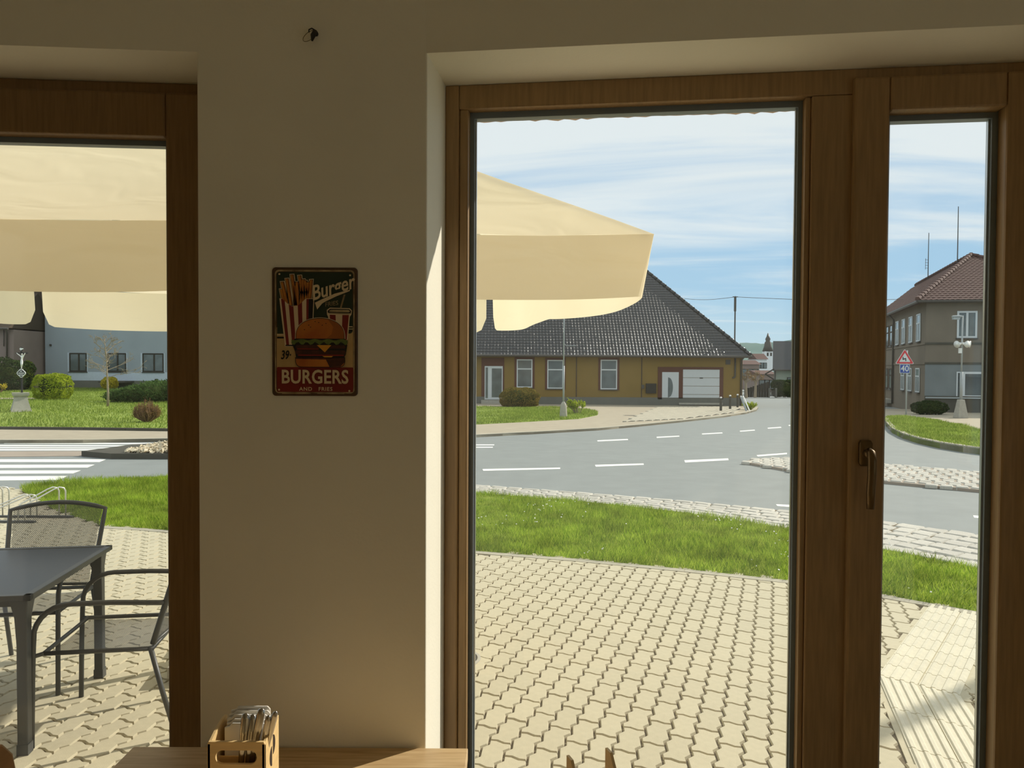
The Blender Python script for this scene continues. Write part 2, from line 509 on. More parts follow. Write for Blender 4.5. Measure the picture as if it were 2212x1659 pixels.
class MB:
    def __init__(self):
        self.v, self.f, self.mi = [], [], []

    def add(self, vs, fs, mi=0):
        o = len(self.v)
        self.v += [tuple(x) for x in vs]
        for f in fs:
            self.f.append([i + o for i in f])
            self.mi.append(mi)
        return self

    def box(self, x0, x1, y0, y1, z0, z1, mi=0, T=None):
        vs = [Vector((x, y, z)) for z in (z0, z1) for y in (y0, y1) for x in (x0, x1)]
        if T:
            vs = [T(p) for p in vs]
        return self.add(vs, [(0, 2, 3, 1), (4, 5, 7, 6), (0, 1, 5, 4), (2, 6, 7, 3), (0, 4, 6, 2), (1, 3, 7, 5)], mi)

    def prism(self, base, top, mi=0):
        """two matching rings of points, closed into a solid"""
        n = len(base)
        fs = [tuple(range(n - 1, -1, -1)), tuple(range(n, 2 * n))]
        fs += [(i, (i + 1) % n, n + (i + 1) % n, n + i) for i in range(n)]
        return self.add(list(base) + list(top), fs, mi)

    def poly_prism(self, pts, axis_fn, a, b, mi=0):
        return self.prism([axis_fn(p, a) for p in pts], [axis_fn(p, b) for p in pts], mi)

    def tube(self, path, r, n=8, cap=True, closed=False, mi=0, flat=1.0):
        path = [Vector(p) for p in path]
        N = len(path)
        rs = r if isinstance(r, (list, tuple)) else [r] * N
        rings = []
        up = None
        for i, p in enumerate(path):
            if closed:
                t = (path[(i + 1) % N] - path[i - 1])
            else:
                t = path[min(i + 1, N - 1)] - path[max(i - 1, 0)]
            t.normalize()
            if up is None:
                up = Vector((0, 0, 1)) if abs(t.z) < 0.9 else Vector((1, 0, 0))
            a = t.cross(up)
            if a.length < 1e-5:
                a = t.cross(Vector((0, 1, 0)))
            a.normalize()
            b = a.cross(t).normalized()
            up = b
            rings.append([p + a * (rs[i] * math.cos(2 * PI * k / n)) + b * (rs[i] * flat * math.sin(2 * PI * k / n)) for k in range(n)])
        vs = [q for rg in rings for q in rg]
        fs = []
        for i in range(N if closed else N - 1):
            j = (i + 1) % N
            for k in range(n):
                fs.append((i * n + k, i * n + (k + 1) % n, j * n + (k + 1) % n, j * n + k))
        if cap and not closed:
            fs.append(tuple(range(n - 1, -1, -1)))
            fs.append(tuple((N - 1) * n + k for k in range(n)))
        return self.add(vs, fs, mi)

    def bar(self, p, q, w, h=None, mi=0):
        """rectangular bar from p to q"""
        p, q = Vector(p), Vector(q)
        h = h or w
        t = (q - p).normalized()
        up = Vector((0, 0, 1)) if abs(t.z) < 0.95 else Vector((0, 1, 0))
        a = t.cross(up).normalized() * (w / 2)
        b = a.cross(t).normalized() * (h / 2)
        return self.prism([p - a - b, p + a - b, p + a + b, p - a + b], [q - a - b, q + a - b, q + a + b, q - a + b], mi)

    def lathe(self, prof, n=24, c=(0, 0, 0), mi=0):
        c = Vector(c)
        vs, fs = [], []
        for r, z in prof:
            for k in range(n):
                vs.append(c + Vector((r * math.cos(2 * PI * k / n), r * math.sin(2 * PI * k / n), z)))
        for i in range(len(prof) - 1):
            for k in range(n):
                fs.append((i * n + k, i * n + (k + 1) % n, (i + 1) * n + (k + 1) % n, (i + 1) * n + k))
        fs.append(tuple(range(n - 1, -1, -1)))
        fs.append(tuple((len(prof) - 1) * n + k for k in range(n)))
        return self.add(vs, fs, mi)

    def ball(self, c, rx, ry, rz, n=12, m_=8, mi=0):
        c = Vector(c)
        vs, fs = [], []
        for i in range(m_ + 1):
            th = PI * i / m_
            for k in range(n):
                ph = 2 * PI * k / n
                vs.append(c + Vector((rx * math.sin(th) * math.cos(ph), ry * math.sin(th) * math.sin(ph), rz * math.cos(th))))
        for i in range(m_):
            for k in range(n):
                fs.append((i * n + k, (i + 1) * n + k, (i + 1) * n + (k + 1) % n, i * n + (k + 1) % n))
        return self.add(vs, fs, mi)

    def mesh(self, name, mats, off=None, smooth=False):
        me = bpy.data.meshes.new(name)
        vs = self.v if off is None else [(x - off[0], y - off[1], z - off[2]) for x, y, z in self.v]
        me.from_pydata(vs, [], self.f)
        for q in (mats if isinstance(mats, (list, tuple)) else [mats]):
            me.materials.append(M[q])
        if any(self.mi):
            me.polygons.foreach_set('material_index', self.mi)
        if smooth:
            me.polygons.foreach_set('use_smooth', [True] * len(me.polygons))
        bm = bmesh.new()
        bm.from_mesh(me)
        bmesh.ops.recalc_face_normals(bm, faces=bm.faces)
        bm.to_mesh(me)
        bm.free()
        me.update()
        return me

    def build(self, name, mats, parent=None, world=True, smooth=False, bevel=0.0, label=None, kind=None):
        """links the collected shapes as one object; world=True: points are world points (parents carry no rotation)"""
        off = None
        if parent is not None and world:
            p = parent
            off = Vector((0, 0, 0))
            while p is not None:
                off += Vector(p.location)
                p = p.parent
        o = link(name, self.mesh(name, mats, off, smooth), parent, label)
        if kind:
            o['kind'] = kind
        if bevel:
            b = o.modifiers.new('edge', 'BEVEL')
            b.width = bevel
            b.segments = 2
            b.limit_method = 'ANGLE'
            b.angle_limit = R_(35)
        return o


def np_mesh(name, V, F, mats, parent=None, kind=None):
    """V (n,3); F (m,k) equal-sided faces"""
    me = bpy.data.meshes.new(name)
    V = np.asarray(V, dtype=np.float32)
    F = np.asarray(F, dtype=np.int32)
    k = F.shape[1]
    me.vertices.add(len(V))
    me.vertices.foreach_set('co', V.ravel())
    me.loops.add(F.size)
    me.loops.foreach_set('vertex_index', F.ravel())
    me.polygons.add(len(F))
    me.polygons.foreach_set('loop_start', np.arange(0, F.size, k, dtype=np.int32))
    me.polygons.foreach_set('loop_total', np.full(len(F), k, dtype=np.int32))
    for q in (mats if isinstance(mats, (list, tuple)) else [mats]):
        me.materials.append(M[q])
    me.update(calc_edges=True)
    me.validate()
    o = link(name, me, parent)
    if kind:
        o['kind'] = kind
    return o


def inside(poly, X, Y):
    """points in polygon, vectorised"""
    X, Y = np.asarray(X), np.asarray(Y)
    r = np.zeros(X.shape, bool)
    n = len(poly)
    for i in range(n):
        x0, y0 = poly[i][0], poly[i][1]
        x1, y1 = poly[(i + 1) % n][0], poly[(i + 1) % n][1]
        c = ((y0 > Y) != (y1 > Y)) & (X < (x1 - x0) * (Y - y0) / ((y1 - y0) if abs(y1 - y0) > 1e-9 else 1e-9) + x0)
        r ^= c
    return r


def zg_np(X, Y):
    a = X / Y
    k = 0.0165 * np.clip((a + 0.42) / 0.34, 0, 1)
    return -k * np.maximum(0, Y - 7)


def ground_sheet(name, poly, off, thick, m_, parent=None, kind='structure', world=True):
    """slab lying on the ground, outline given as ground points; returns the object"""
    mb = MB()
    top = [Vector((p.x, p.y, zg(p.x, p.y) + off)) for p in poly]
    bot = [p - Vector((0, 0, thick)) for p in top]
    mb.prism(bot, top)
    o = mb.build(name, m_, parent, world)
    if kind:
        o['kind'] = kind
    return o


def text(name, body, size, m_, parent, loc, rot=(PI / 2, 0, 0), shear=0.0, offset=0.0, ax='CENTER', spacing=1.0, sx=1.0, extrude=0.0):
    cu = bpy.data.curves.new(name, 'FONT')
    cu.body = body
    cu.size = size
    cu.align_x = ax
    cu.align_y = 'CENTER'
    cu.shear = shear
    cu.offset = offset
    cu.space_character = spacing
    cu.extrude = extrude
    cu.resolution_u = 3
    cu.materials.append(M[m_])
    tmp = bpy.data.objects.new(name, cu)
    C.objects.link(tmp)
    dg = bpy.context.evaluated_depsgraph_get()
    me = bpy.data.meshes.new_from_object(tmp.evaluated_get(dg))
    bpy.data.objects.remove(tmp)
    bpy.data.curves.remove(cu)
    o = bpy.data.objects.new(name, me)
    C.objects.link(o)
    o.parent = parent
    o.location = loc
    o.rotation_euler = rot
    o.scale = (sx, 1, 1)
    return o


def leaf_cloud(pts, nrm, size, flat=0.5, jitter=0.8):
    """one little quad leaf per point"""
    n = len(pts)
    a = rng.normal(size=(n, 3))
    nn = nrm + jitter * rng.normal(size=(n, 3))
    nn /= np.linalg.norm(nn, axis=1, keepdims=True)
    t = np.cross(nn, a)
    t /= np.linalg.norm(t, axis=1, keepdims=True)
    b = np.cross(nn, t)
    s = size * rng.uniform(0.6, 1.3, size=(n, 1))
    t, b = t * s, b * s * flat
    V = np.stack([pts - t, pts - b, pts + t, pts + b], axis=1).reshape(-1, 3)
    return V, np.arange(4 * n).reshape(n, 4)


def bush(name, label, c, rx, ry, rz, m_, n, size, squash=1.0, base_cut=0.0, cat='bush', group=None, lump=0.12, stem='twig', core=0.78):
    """clipped or rounded bush: leaves over a lumpy body, short stems under it; c = ground point"""
    t = empty(name, c, 0, label, cat, group)
    u = rng.normal(size=(n, 3))
    u /= np.linalg.norm(u, axis=1, keepdims=True)
    e = squash
    uu = np.sign(u) * np.abs(u) ** e
    L = np.array([1 + lump * (noise.noise(Vector(q) * 2.3 + Vector(c)) + 0.5 * noise.noise(Vector(q) * 5 + Vector(c))) for q in u])
    rad = L * (1 - np.abs(rng.normal(0, 0.045, n)))
    P = uu * rad[:, None] * np.array([rx, ry, rz]) + np.array([0, 0, rz * (1 - base_cut)])
    keep = P[:, 2] > 0.02
    V, Fc = leaf_cloud(P[keep], u[keep], size)
    o = np_mesh('foliage', V, Fc, m_, t)
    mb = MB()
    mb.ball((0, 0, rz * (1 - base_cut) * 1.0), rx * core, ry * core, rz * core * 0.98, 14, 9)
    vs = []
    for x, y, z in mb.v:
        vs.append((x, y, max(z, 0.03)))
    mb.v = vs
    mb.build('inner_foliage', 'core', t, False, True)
    s = MB()
    for k in range(5):
        a = 2 * PI * k / 5
        s.tube([(0.08 * rx * math.cos(a), 0.08 * ry * math.sin(a), -0.02), (0.35 * rx * math.cos(a), 0.35 * ry * math.sin(a), rz * 0.7)], 0.02, 5)
    s.build('stem', stem, t, False)
    return t


def twig_bush(name, label, c, r, h, m_twig, m_leaf, nst, nleaf, size, cat='shrub', top_only=0.4, fan=0.55):
    """open shrub: stems fanning out of the ground with small leaves along their upper part"""
    t = empty(name, c, 0, label, cat)
    s = MB()
    pts = []
    for k in range(nst):
        a = random.uniform(0, 2 * PI)
        rr = r * math.sqrt(random.uniform(0.05, 1))
        hh = h * random.uniform(0.65, 1.0)
        p0 = Vector((0.12 * rr * math.cos(a), 0.12 * rr * math.sin(a), -0.02))
        p1 = Vector((fan * rr * math.cos(a + 0.2), fan * rr * math.sin(a + 0.2), hh * (0.5 if fan < 0.6 else 0.32)))
        dome = math.sqrt(max(0.05, 1 - 0.7 * (rr / r) ** 2)) if fan > 0.6 else 1.0
        p2 = Vector((rr * math.cos(a), rr * math.sin(a), hh * dome))
        s.tube([p0, p1, p2], [0.016, 0.011, 0.005], 4)
        for _ in range(3):
            q = p1.lerp(p2, random.uniform(0, 0.8))
            q2 = q + Vector((random.uniform(-1, 1), random.uniform(-1, 1), random.uniform(0.2, 1))) * (0.22 * r)
            s.tube([q, q2], [0.008, 0.004], 3)
            for i in range(max(1, nleaf // (nst * 4))):
                pts.append(q.lerp(q2, random.random()) + Vector((random.gauss(0, 0.03), random.gauss(0, 0.03), random.gauss(0, 0.03))))
        for i in range(max(1, nleaf // (nst * 4))):
            pts.append(p1.lerp(p2, random.uniform(top_only, 1.05)) + Vector((random.gauss(0, 0.03), random.gauss(0, 0.03), random.gauss(0, 0.03))))
    s.build('stems', m_twig, t, False)
    P = np.array([tuple(p) for p in pts])
    V, Fc = leaf_cloud(P, np.tile([0, 0, 1.0], (len(P), 1)), size, 0.6, 1.5)
    np_mesh('foliage', V, Fc, m_leaf, t)
    return t


def grass_blades(name, poly, n, h, w, m_, parent, off=0.0, lean=0.5, clump=1.0):
    """n separate blades inside a ground outline"""
    xs, ys = [p.x for p in poly], [p.y for p in poly]
    X = rng.uniform(min(xs), max(xs), n * 5)
    Y = rng.uniform(min(ys), max(ys), n * 5)
    k = inside(poly, X, Y)
    X, Y = X[k][:n], Y[k][:n]
    n = len(X)
    Z = zg_np(X, Y) + off
    cl = np.array([noise.noise(Vector((x * clump, y * clump, 0.3))) + 0.6 * noise.noise(Vector((x * clump * 3.1, y * clump * 3.1, 1.3))) for x, y in zip(X, Y)])
    H = h * rng.uniform(0.55, 1.15, n) * np.clip(1 + 0.7 * cl, 0.45, 1.7)
    A = rng.uniform(0, 2 * PI, n)
    dx, dy = np.cos(A) * w, np.sin(A) * w
    B = rng.uniform(0, 2 * PI, n)
    ln = lean * H * rng.uniform(0.2, 1.0, n)
    lx, ly = np.cos(B) * ln, np.sin(B) * ln
    V = np.stack([np.stack([X - dx, Y - dy, Z - 0.005], 1), np.stack([X + dx, Y + dy, Z - 0.005], 1),
                  np.stack([X + lx, Y + ly, Z + H], 1)], axis=1).reshape(-1, 3)
    V = V - np.array(parent.location)
    return np_mesh(name, V, np.arange(3 * n).reshape(n, 3), m_, parent, 'stuff')


# ------------------------------------------------------------------ ROOM SHELL
FLOOR = 0.09
CEIL = 3.15
HEAD = 2.478
TH = 0.53
A_ = Vector((-0.201, 1.74, 0))
B_ = Vector((-0.737, 1.74, 0))
AR, AL = R_(7.0), R_(4.2)
eR, nR = Vector((math.cos(AR), -math.sin(AR), 0)), Vector((math.sin(AR), math.cos(AR), 0))
eL, nL = Vector((-math.cos(AL), -math.sin(AL), 0)), Vector((-math.sin(AL), math.cos(AL), 0))


def WR(p):
    return A_ + eR * p[0] + nR * p[1] + Vector((0, 0, p[2]))


def WL(p):
    return B_ + eL * p[0] + nL * p[1] + Vector((0, 0, p[2]))


OPEN_R, OPEN_L = 1.53, 1.30
GAP = -0.02


def wall_boxes(T, op, end):
    mb = MB()
    sp = 0.29
    mb.box(GAP, op, 0, sp, HEAD, CEIL, 0, T)
    # ragged lower edge of the outside render
    n = 90
    low = [HEAD + 0.012 - 0.006 * abs(math.sin(i * 2.1)) * random.random() for i in range(n + 1)]
    for i in range(n):
        s0, s1 = GAP + (op - GAP) * i / n, GAP + (op - GAP) * (i + 1) / n
        vs = [T(Vector(q)) for q in ((s0, sp, HEAD + 0.012), (s1, sp, HEAD + 0.012), (s1, TH, low[i + 1]), (s0, TH, low[i]),
                                     (s0, sp, CEIL), (s1, sp, CEIL), (s1, TH, CEIL), (s0, TH, CEIL))]
        mb.add(vs, [(0, 1, 2, 3), (2, 6, 7, 3), (4, 7, 6, 5)], 1)
    mb.box(op, end, 0, sp, -0.3, CEIL, 0, T)
    mb.box(op, end, sp, TH, -0.3, CEIL, 1, T)
    mb.box(GAP, op, 0.02, TH, -0.3, FLOOR + 0.0, 1, T)
    return mb


tag(wall_boxes(WR, OPEN_R, 2.9).build('wall_right', ['plaster', 'render_pink']), kind='structure')
tag(wall_boxes(WL, OPEN_L, 3.2).build('wall_left', ['plaster', 'render_pink']), kind='structure')
mb = MB()
pier_in = [B_, A_, A_ + nR * 0.29, B_ + nL * 0.29]
pier_out = [B_ + nL * 0.29, A_ + nR * 0.29, A_ + nR * TH, B_ + nL * TH]
mb.prism([p + Vector((0, 0, -0.3)) for p in pier_in], [p + Vector((0, 0, CEIL)) for p in pier_in], 0)
mb.prism([p + Vector((0, 0, -0.3)) for p in pier_out], [p + Vector((0, 0, CEIL)) for p in pier_out], 1)
o = mb.build('wall_front', ['plaster', 'render_pink'])
o['kind'] = 'structure'
bv = o.modifiers.new('rounded plaster corner', 'BEVEL')
bv.width, bv.segments, bv.limit_method, bv.angle_limit = 0.004, 2, 'ANGLE', R_(60)

pR, pL = WR((2.9, 0, 0)), WL((3.2, 0, 0))
BACK = -4.2
mb = MB()
mb.box(pL.x - 0.2, pL.x, BACK, pL.y + 0.3, -0.3, CEIL)
tag(mb.build('wall_west', 'room_wall'), kind='structure')
# unseen side-wall windows, added behind the viewer to let sun brighten the room
ADDED_EW = [(-3.6, -2.2), (-1.3, 0.1)]
EZ0, EZ1 = 0.85, 2.30
mb = MB()
yy = [BACK] + [q for w in ADDED_EW for q in w] + [pR.y + 0.3]
for a, b in zip(yy[0::2], yy[1::2]):
    mb.box(pR.x, pR.x + 0.2, a, b, -0.3, CEIL)
for a, b in ADDED_EW:
    mb.box(pR.x, pR.x + 0.2, a, b, -0.3, EZ0)
    mb.box(pR.x, pR.x + 0.2, a, b, EZ1, CEIL)
tag(mb.build('wall_east', 'room_wall'), kind='structure')
mb = MB()
mb.box(pL.x - 0.2, pR.x + 0.2, BACK - 0.2, BACK, -0.3, CEIL)
tag(mb.build('wall_back', 'room_wall'), kind='structure')
room = [Vector((pL.x, BACK, 0)), Vector((pR.x, BACK, 0)), WR((2.9, 0.25, 0)), WR((0, 0.25, 0)), WL((0, 0.25, 0)), WL((3.2, 0.25, 0))]
mb = MB()
mb.prism([p + Vector((0, 0, FLOOR - 0.1)) for p in room], [p + Vector((0, 0, FLOOR)) for p in room])
tag(mb.build('floor', 'floor_wood'), kind='structure')
roomc = [Vector((pL.x - 0.2, BACK - 0.2, 0)), Vector((pR.x + 0.2, BACK - 0.2, 0)), WR((2.9, TH, 0)), WR((0, TH, 0)), WL((0, TH, 0)), WL((3.2, TH, 0))]
mb = MB()
mb.prism([p + Vector((0, 0, CEIL)) for p in roomc], [p + Vector((0, 0, CEIL + 0.25)) for p in roomc])
tag(mb.build('ceiling', 'ceiling'), kind='structure')

# ------------------------------------------------------------------ WINDOWS
Z0 = FLOOR + 0.005


def member(parent, name, T, s0, s1, p0, p1, z0, z1, m_, bevel=0.004, kind=None):
    mb = MB()
    mb.box(s0, s1, p0, p1, z0, z1, 0, T)
    return mb.build(name, m_, parent, True, bevel=bevel)


def light(parent, T, s0, s1, p, z0, z1, w=0.018, name='glass_pane'):
    """a pane with its dark seal and bright spacer bar round it"""
    mb = MB()
    for a, b, c, d in ((s0, s0 + w, z0, z1), (s1 - w, s1, z0, z1), (s0 + w, s1 - w, z0, z0 + w), (s0 + w, s1 - w, z1 - w, z1)):
        mb.box(a, b, p - 0.014, p + 0.014, c, d, 0, T)
    mb.build('glazing_seal', 'seal', parent, True)
    mb = MB()
    u = 0.004
    for a, b, c, d in ((s0 + w, s0 + w + u, z0 + w, z1 - w), (s1 - w - u, s1 - w, z0 + w, z1 - w)):
        mb.box(a, b, p - 0.004, p + 0.004, c, d, 0, T)
    mb.build('spacer_bar', 'spacer', parent, True)
    mb = MB()
    mb.box(s0 + 0.004, s1 - 0.004, p - 0.0015, p + 0.0015, z0 + 0.004, z1 - 0.004, 0, T)
    return mb.build(name, 'pane', parent, True)


def handle(parent, T, s, p, z):
    mb = MB()
    # rosette
    pts = [(s + 0.0145 * math.cos(a), z + 0.032 * math.sin(a)) for a in [2 * PI * i / 20 for i in range(20)]]
    pts = [(s + max(-0.0145, min(0.0145, 1.25 * (q[0] - s))), z + max(-0.031, min(0.031, 1.25 * (q[1] - z)))) for q in pts]
    mb.prism([T(Vector((q[0], p, q[1]))) for q in pts], [T(Vector((q[0], p - 0.011, q[1]))) for q in pts])
    # neck and lever
    mb.tube([T(Vector((s, p - 0.008, z))), T(Vector((s, p - 0.036, z)))], 0.009, 10)
    path = [T(Vector((s, p - 0.030, z + 0.008))), T(Vector((s, p - 0.046, z + 0.004))), T(Vector((s, p - 0.052, z - 0.012))),
            T(Vector((s + 0.001, p - 0.049, z - 0.05))), T(Vector((s, p - 0.046, z - 0.09))), T(Vector((s - 0.002, p - 0.050, z - 0.128)))]
    mb.tube(path, [0.008, 0.010, 0.0105, 0.0105, 0.0105, 0.009], 10)
    return mb.build('handle', 'bronze', parent, True, smooth=True, label='bronze lever handle')


# right window: wide fixed light, post, opening sash
w2 = empty('window_2', WR((0, 0.2, Z0)), kind='structure')
P0, P1 = 0.200, 0.275
GL = 0.245
member(w2, 'frame_stile', WR, 0.0, 0.036, P0, P1, Z0, HEAD, 'oak')
member(w2, 'glazing_bead', WR, 0.036, 0.060, P0 + 0.006, P1, Z0 + 0.06, HEAD - 0.06, 'oak')
member(w2, 'frame_head', WR, 0.036, OPEN_R, P0 + 0.001, P1, HEAD - 0.062, HEAD, 'oak')
member(w2, 'frame_sill', WR, 0.036, OPEN_R, P0 + 0.001, P1, Z0, Z0 + 0.062, 'oak')
member(w2, 'mullion', WR, 0.914, 1.030, P0, P1, Z0 + 0.062, HEAD - 0.062, 'oak')
member(w2, 'mullion_bead', WR, 0.900, 0.914, P0 + 0.006, P1, Z0 + 0.062, HEAD - 0.062, 'oak')
member(w2, 'frame_stile', WR, 1.462, OPEN_R, P0, P1, Z0 + 0.062, HEAD - 0.062, 'oak')
light(w2, WR, 0.054, 0.907, GL, Z0 + 0.060, HEAD - 0.060)
sash = empty('sash', (0, 0, 0))
sash.parent = w2
SP0 = P0 - 0.016
sz0, sz1 = Z0 + 0.045, HEAD - 0.027
member(sash, 'sash_stile', WR, 1.008, 1.090, SP0, P1 - 0.01, sz0, sz1, 'oak', 0.006)
member(sash, 'sash_stile', WR, 1.352, 1.470, SP0, P1 - 0.01, sz0, sz1, 'oak', 0.006)
member(sash, 'sash_rail', WR, 1.090, 1.352, SP0, P1 - 0.01, sz1 - 0.082, sz1, 'oak', 0.006)
member(sash, 'sash_rail', WR, 1.090, 1.352, SP0, P1 - 0.01, sz0, sz0 + 0.082, 'oak', 0.006)
light(sash, WR, 1.088, 1.354, GL - 0.006, sz0 + 0.080, sz1 - 0.080, 0.016, 'sash_glass')
handle(sash, WR, 1.044, SP0, 1.545)

# left window: a tall door leaf seen from the side of the pier
w1 = empty('window_1', WL((0, 0.2, Z0)), kind='structure')
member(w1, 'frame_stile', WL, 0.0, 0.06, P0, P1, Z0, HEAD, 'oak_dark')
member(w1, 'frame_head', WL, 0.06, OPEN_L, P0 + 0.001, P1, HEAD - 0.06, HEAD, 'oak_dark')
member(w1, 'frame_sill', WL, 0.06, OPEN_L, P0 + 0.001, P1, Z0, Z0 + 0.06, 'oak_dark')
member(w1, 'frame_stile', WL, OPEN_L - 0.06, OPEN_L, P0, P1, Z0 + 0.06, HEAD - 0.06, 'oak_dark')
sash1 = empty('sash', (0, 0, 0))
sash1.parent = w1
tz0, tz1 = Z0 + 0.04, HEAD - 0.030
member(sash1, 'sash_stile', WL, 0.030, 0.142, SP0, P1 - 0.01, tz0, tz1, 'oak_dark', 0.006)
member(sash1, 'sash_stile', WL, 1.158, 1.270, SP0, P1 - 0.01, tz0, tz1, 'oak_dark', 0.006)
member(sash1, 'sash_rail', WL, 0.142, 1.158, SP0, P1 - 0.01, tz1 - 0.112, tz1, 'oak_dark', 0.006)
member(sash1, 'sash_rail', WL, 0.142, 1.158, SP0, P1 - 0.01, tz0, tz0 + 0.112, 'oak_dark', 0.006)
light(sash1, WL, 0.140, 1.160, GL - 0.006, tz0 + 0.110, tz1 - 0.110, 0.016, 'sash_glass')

for k, (a, b) in enumerate(ADDED_EW):  # the added windows, built out of view for extra sunlight indoors
    w_ = empty('window_%d' % (3 + k), (pR.x + 0.12, (a + b) / 2, EZ0), kind='structure')
    mb = MB()
    for q in ((a, a + 0.06, EZ0, EZ1), (b - 0.06, b, EZ0, EZ1), (a + 0.06, b - 0.06, EZ0, EZ0 + 0.06), (a + 0.06, b - 0.06, EZ1 - 0.06, EZ1), ((a + b) / 2 - 0.04, (a + b) / 2 + 0.04, EZ0 + 0.06, EZ1 - 0.06)):
        mb.box(pR.x + 0.08, pR.x + 0.15, *q)
    mb.build('frame', 'oak', w_)
    for q in ((a + 0.06, (a + b) / 2 - 0.04), ((a + b) / 2 + 0.04, b - 0.06)):
        mb = MB()
        mb.box(pR.x + 0.112, pR.x + 0.116, q[0], q[1], EZ0 + 0.06, EZ1 - 0.06)
        mb.build('glass_pane', 'pane', w_)

# ------------------------------------------------------------------ INSIDE: tables, caddies, sign, hook, chair
TZ = 0.847


def cafe_table(x0, x1, y0, y1, label):
    t = empty('cafe_table', ((x0 + x1) / 2, (y0 + y1) / 2, FLOOR), 0, label, 'table', 'oak cafe tables by the windows')
    mb = MB()
    mb.box(x0, x1, y0, y1, TZ - 0.028, TZ)
    mb.build('table_top', 'table_oak', t, True, bevel=0.002)
    mb = MB()
    mb.box(x0 + 0.07, x1 - 0.07, y0 + 0.07, y1 - 0.07, TZ - 0.068, TZ - 0.028)
    mb.build('apron', 'anthracite', t, True)
    for x in (x0 + 0.09, x1 - 0.09):
        for y in (y0 + 0.09, y1 - 0.09):
            mb = MB()
            mb.box(x - 0.022, x + 0.022, y - 0.022, y + 0.022, FLOOR, TZ - 0.068)
            mb.build('leg', 'anthracite', t, True)
    return t


tx0, tx1 = atz(283, 1618, TZ).x, atz(1010, 1623, TZ).x
cafe_table(tx0, tx1, 1.02, 1.732, 'light oak cafe table pushed against the wall under the burger sign')
cafe_table(tx1 + 0.05, tx1 + 0.85, 0.86, 1.60, 'light oak cafe table in front of the wide fixed window')


def cutlery(kind, parent_loc, top, foot, w, name, label, group=None):
    """a knife or fork standing in the caddy, handle upward; top and foot are world points"""
    t = empty(name, foot, 0, label, 'cutlery', group)
    top, foot = Vector(top), Vector(foot)
    ax = (top - foot)
    L = ax.length
    ax.normalize()
    side = ax.cross(Vector((0, 1, 0))).normalized()
    thin = ax.cross(side).normalized()
    mb = MB()
    prof = [(0.42, 0.30), (0.6, 0.36), (0.8, 0.48), (0.94, 0.52), (0.985, 0.40), (1.0, 0.12)]
    vs, fs = [], []
    for u, k in prof:
        c = foot + ax * (L * u)
        for a in range(8):
            th = 2 * PI * a / 8
            vs.append(c + side * (w * k * math.cos(th)) + thin * (0.0028 * (0.5 + k) * math.sin(th)))
    for i in range(len(prof) - 1):
        for a in range(8):
            fs.append((i * 8 + a, i * 8 + (a + 1) % 8, i * 8 + 8 + (a + 1) % 8, i * 8 + 8 + a))
    fs += [tuple(range(7, -1, -1)), tuple(len(vs) - 8 + a for a in range(8))]
    mb.add(vs, fs)
    mb.build('handle', 'steel', t, True, smooth=True)
    mb = MB()
    if kind == 'knife':
        pts = [(0.0, -0.3), (0.0, 0.1), (0.06, 0.45), (0.40, 0.45), (0.43, 0.2), (0.43, -0.25)]
        P = [foot + ax * (L * u) + side * (w * k) for u, k in pts]
        mb.prism([p - thin * 0.0008 for p in P], [p + thin * 0.0008 for p in P])
        mb.build('blade', 'steel', t, True)
    else:
        pts = [(0.14, -0.5), (0.14, 0.5), (0.26, 0.5), (0.34, 0.3), (0.43, 0.22), (0.43, -0.22), (0.34, -0.3), (0.26, -0.5)]
        P = [foot + ax * (L * u) + side * (w * k) for u, k in pts]
        mb.prism([p - thin * 0.0008 for p in P], [p + thin * 0.0008 for p in P])
        for q in (-0.42, -0.14, 0.14, 0.42):
            mb.bar(foot + side * (w * q) + ax * 0.002, foot + ax * (L * 0.145) + side * (w * q), w * 0.14, 0.0016)
        mb.build('tines', 'steel', t, True)
    return t


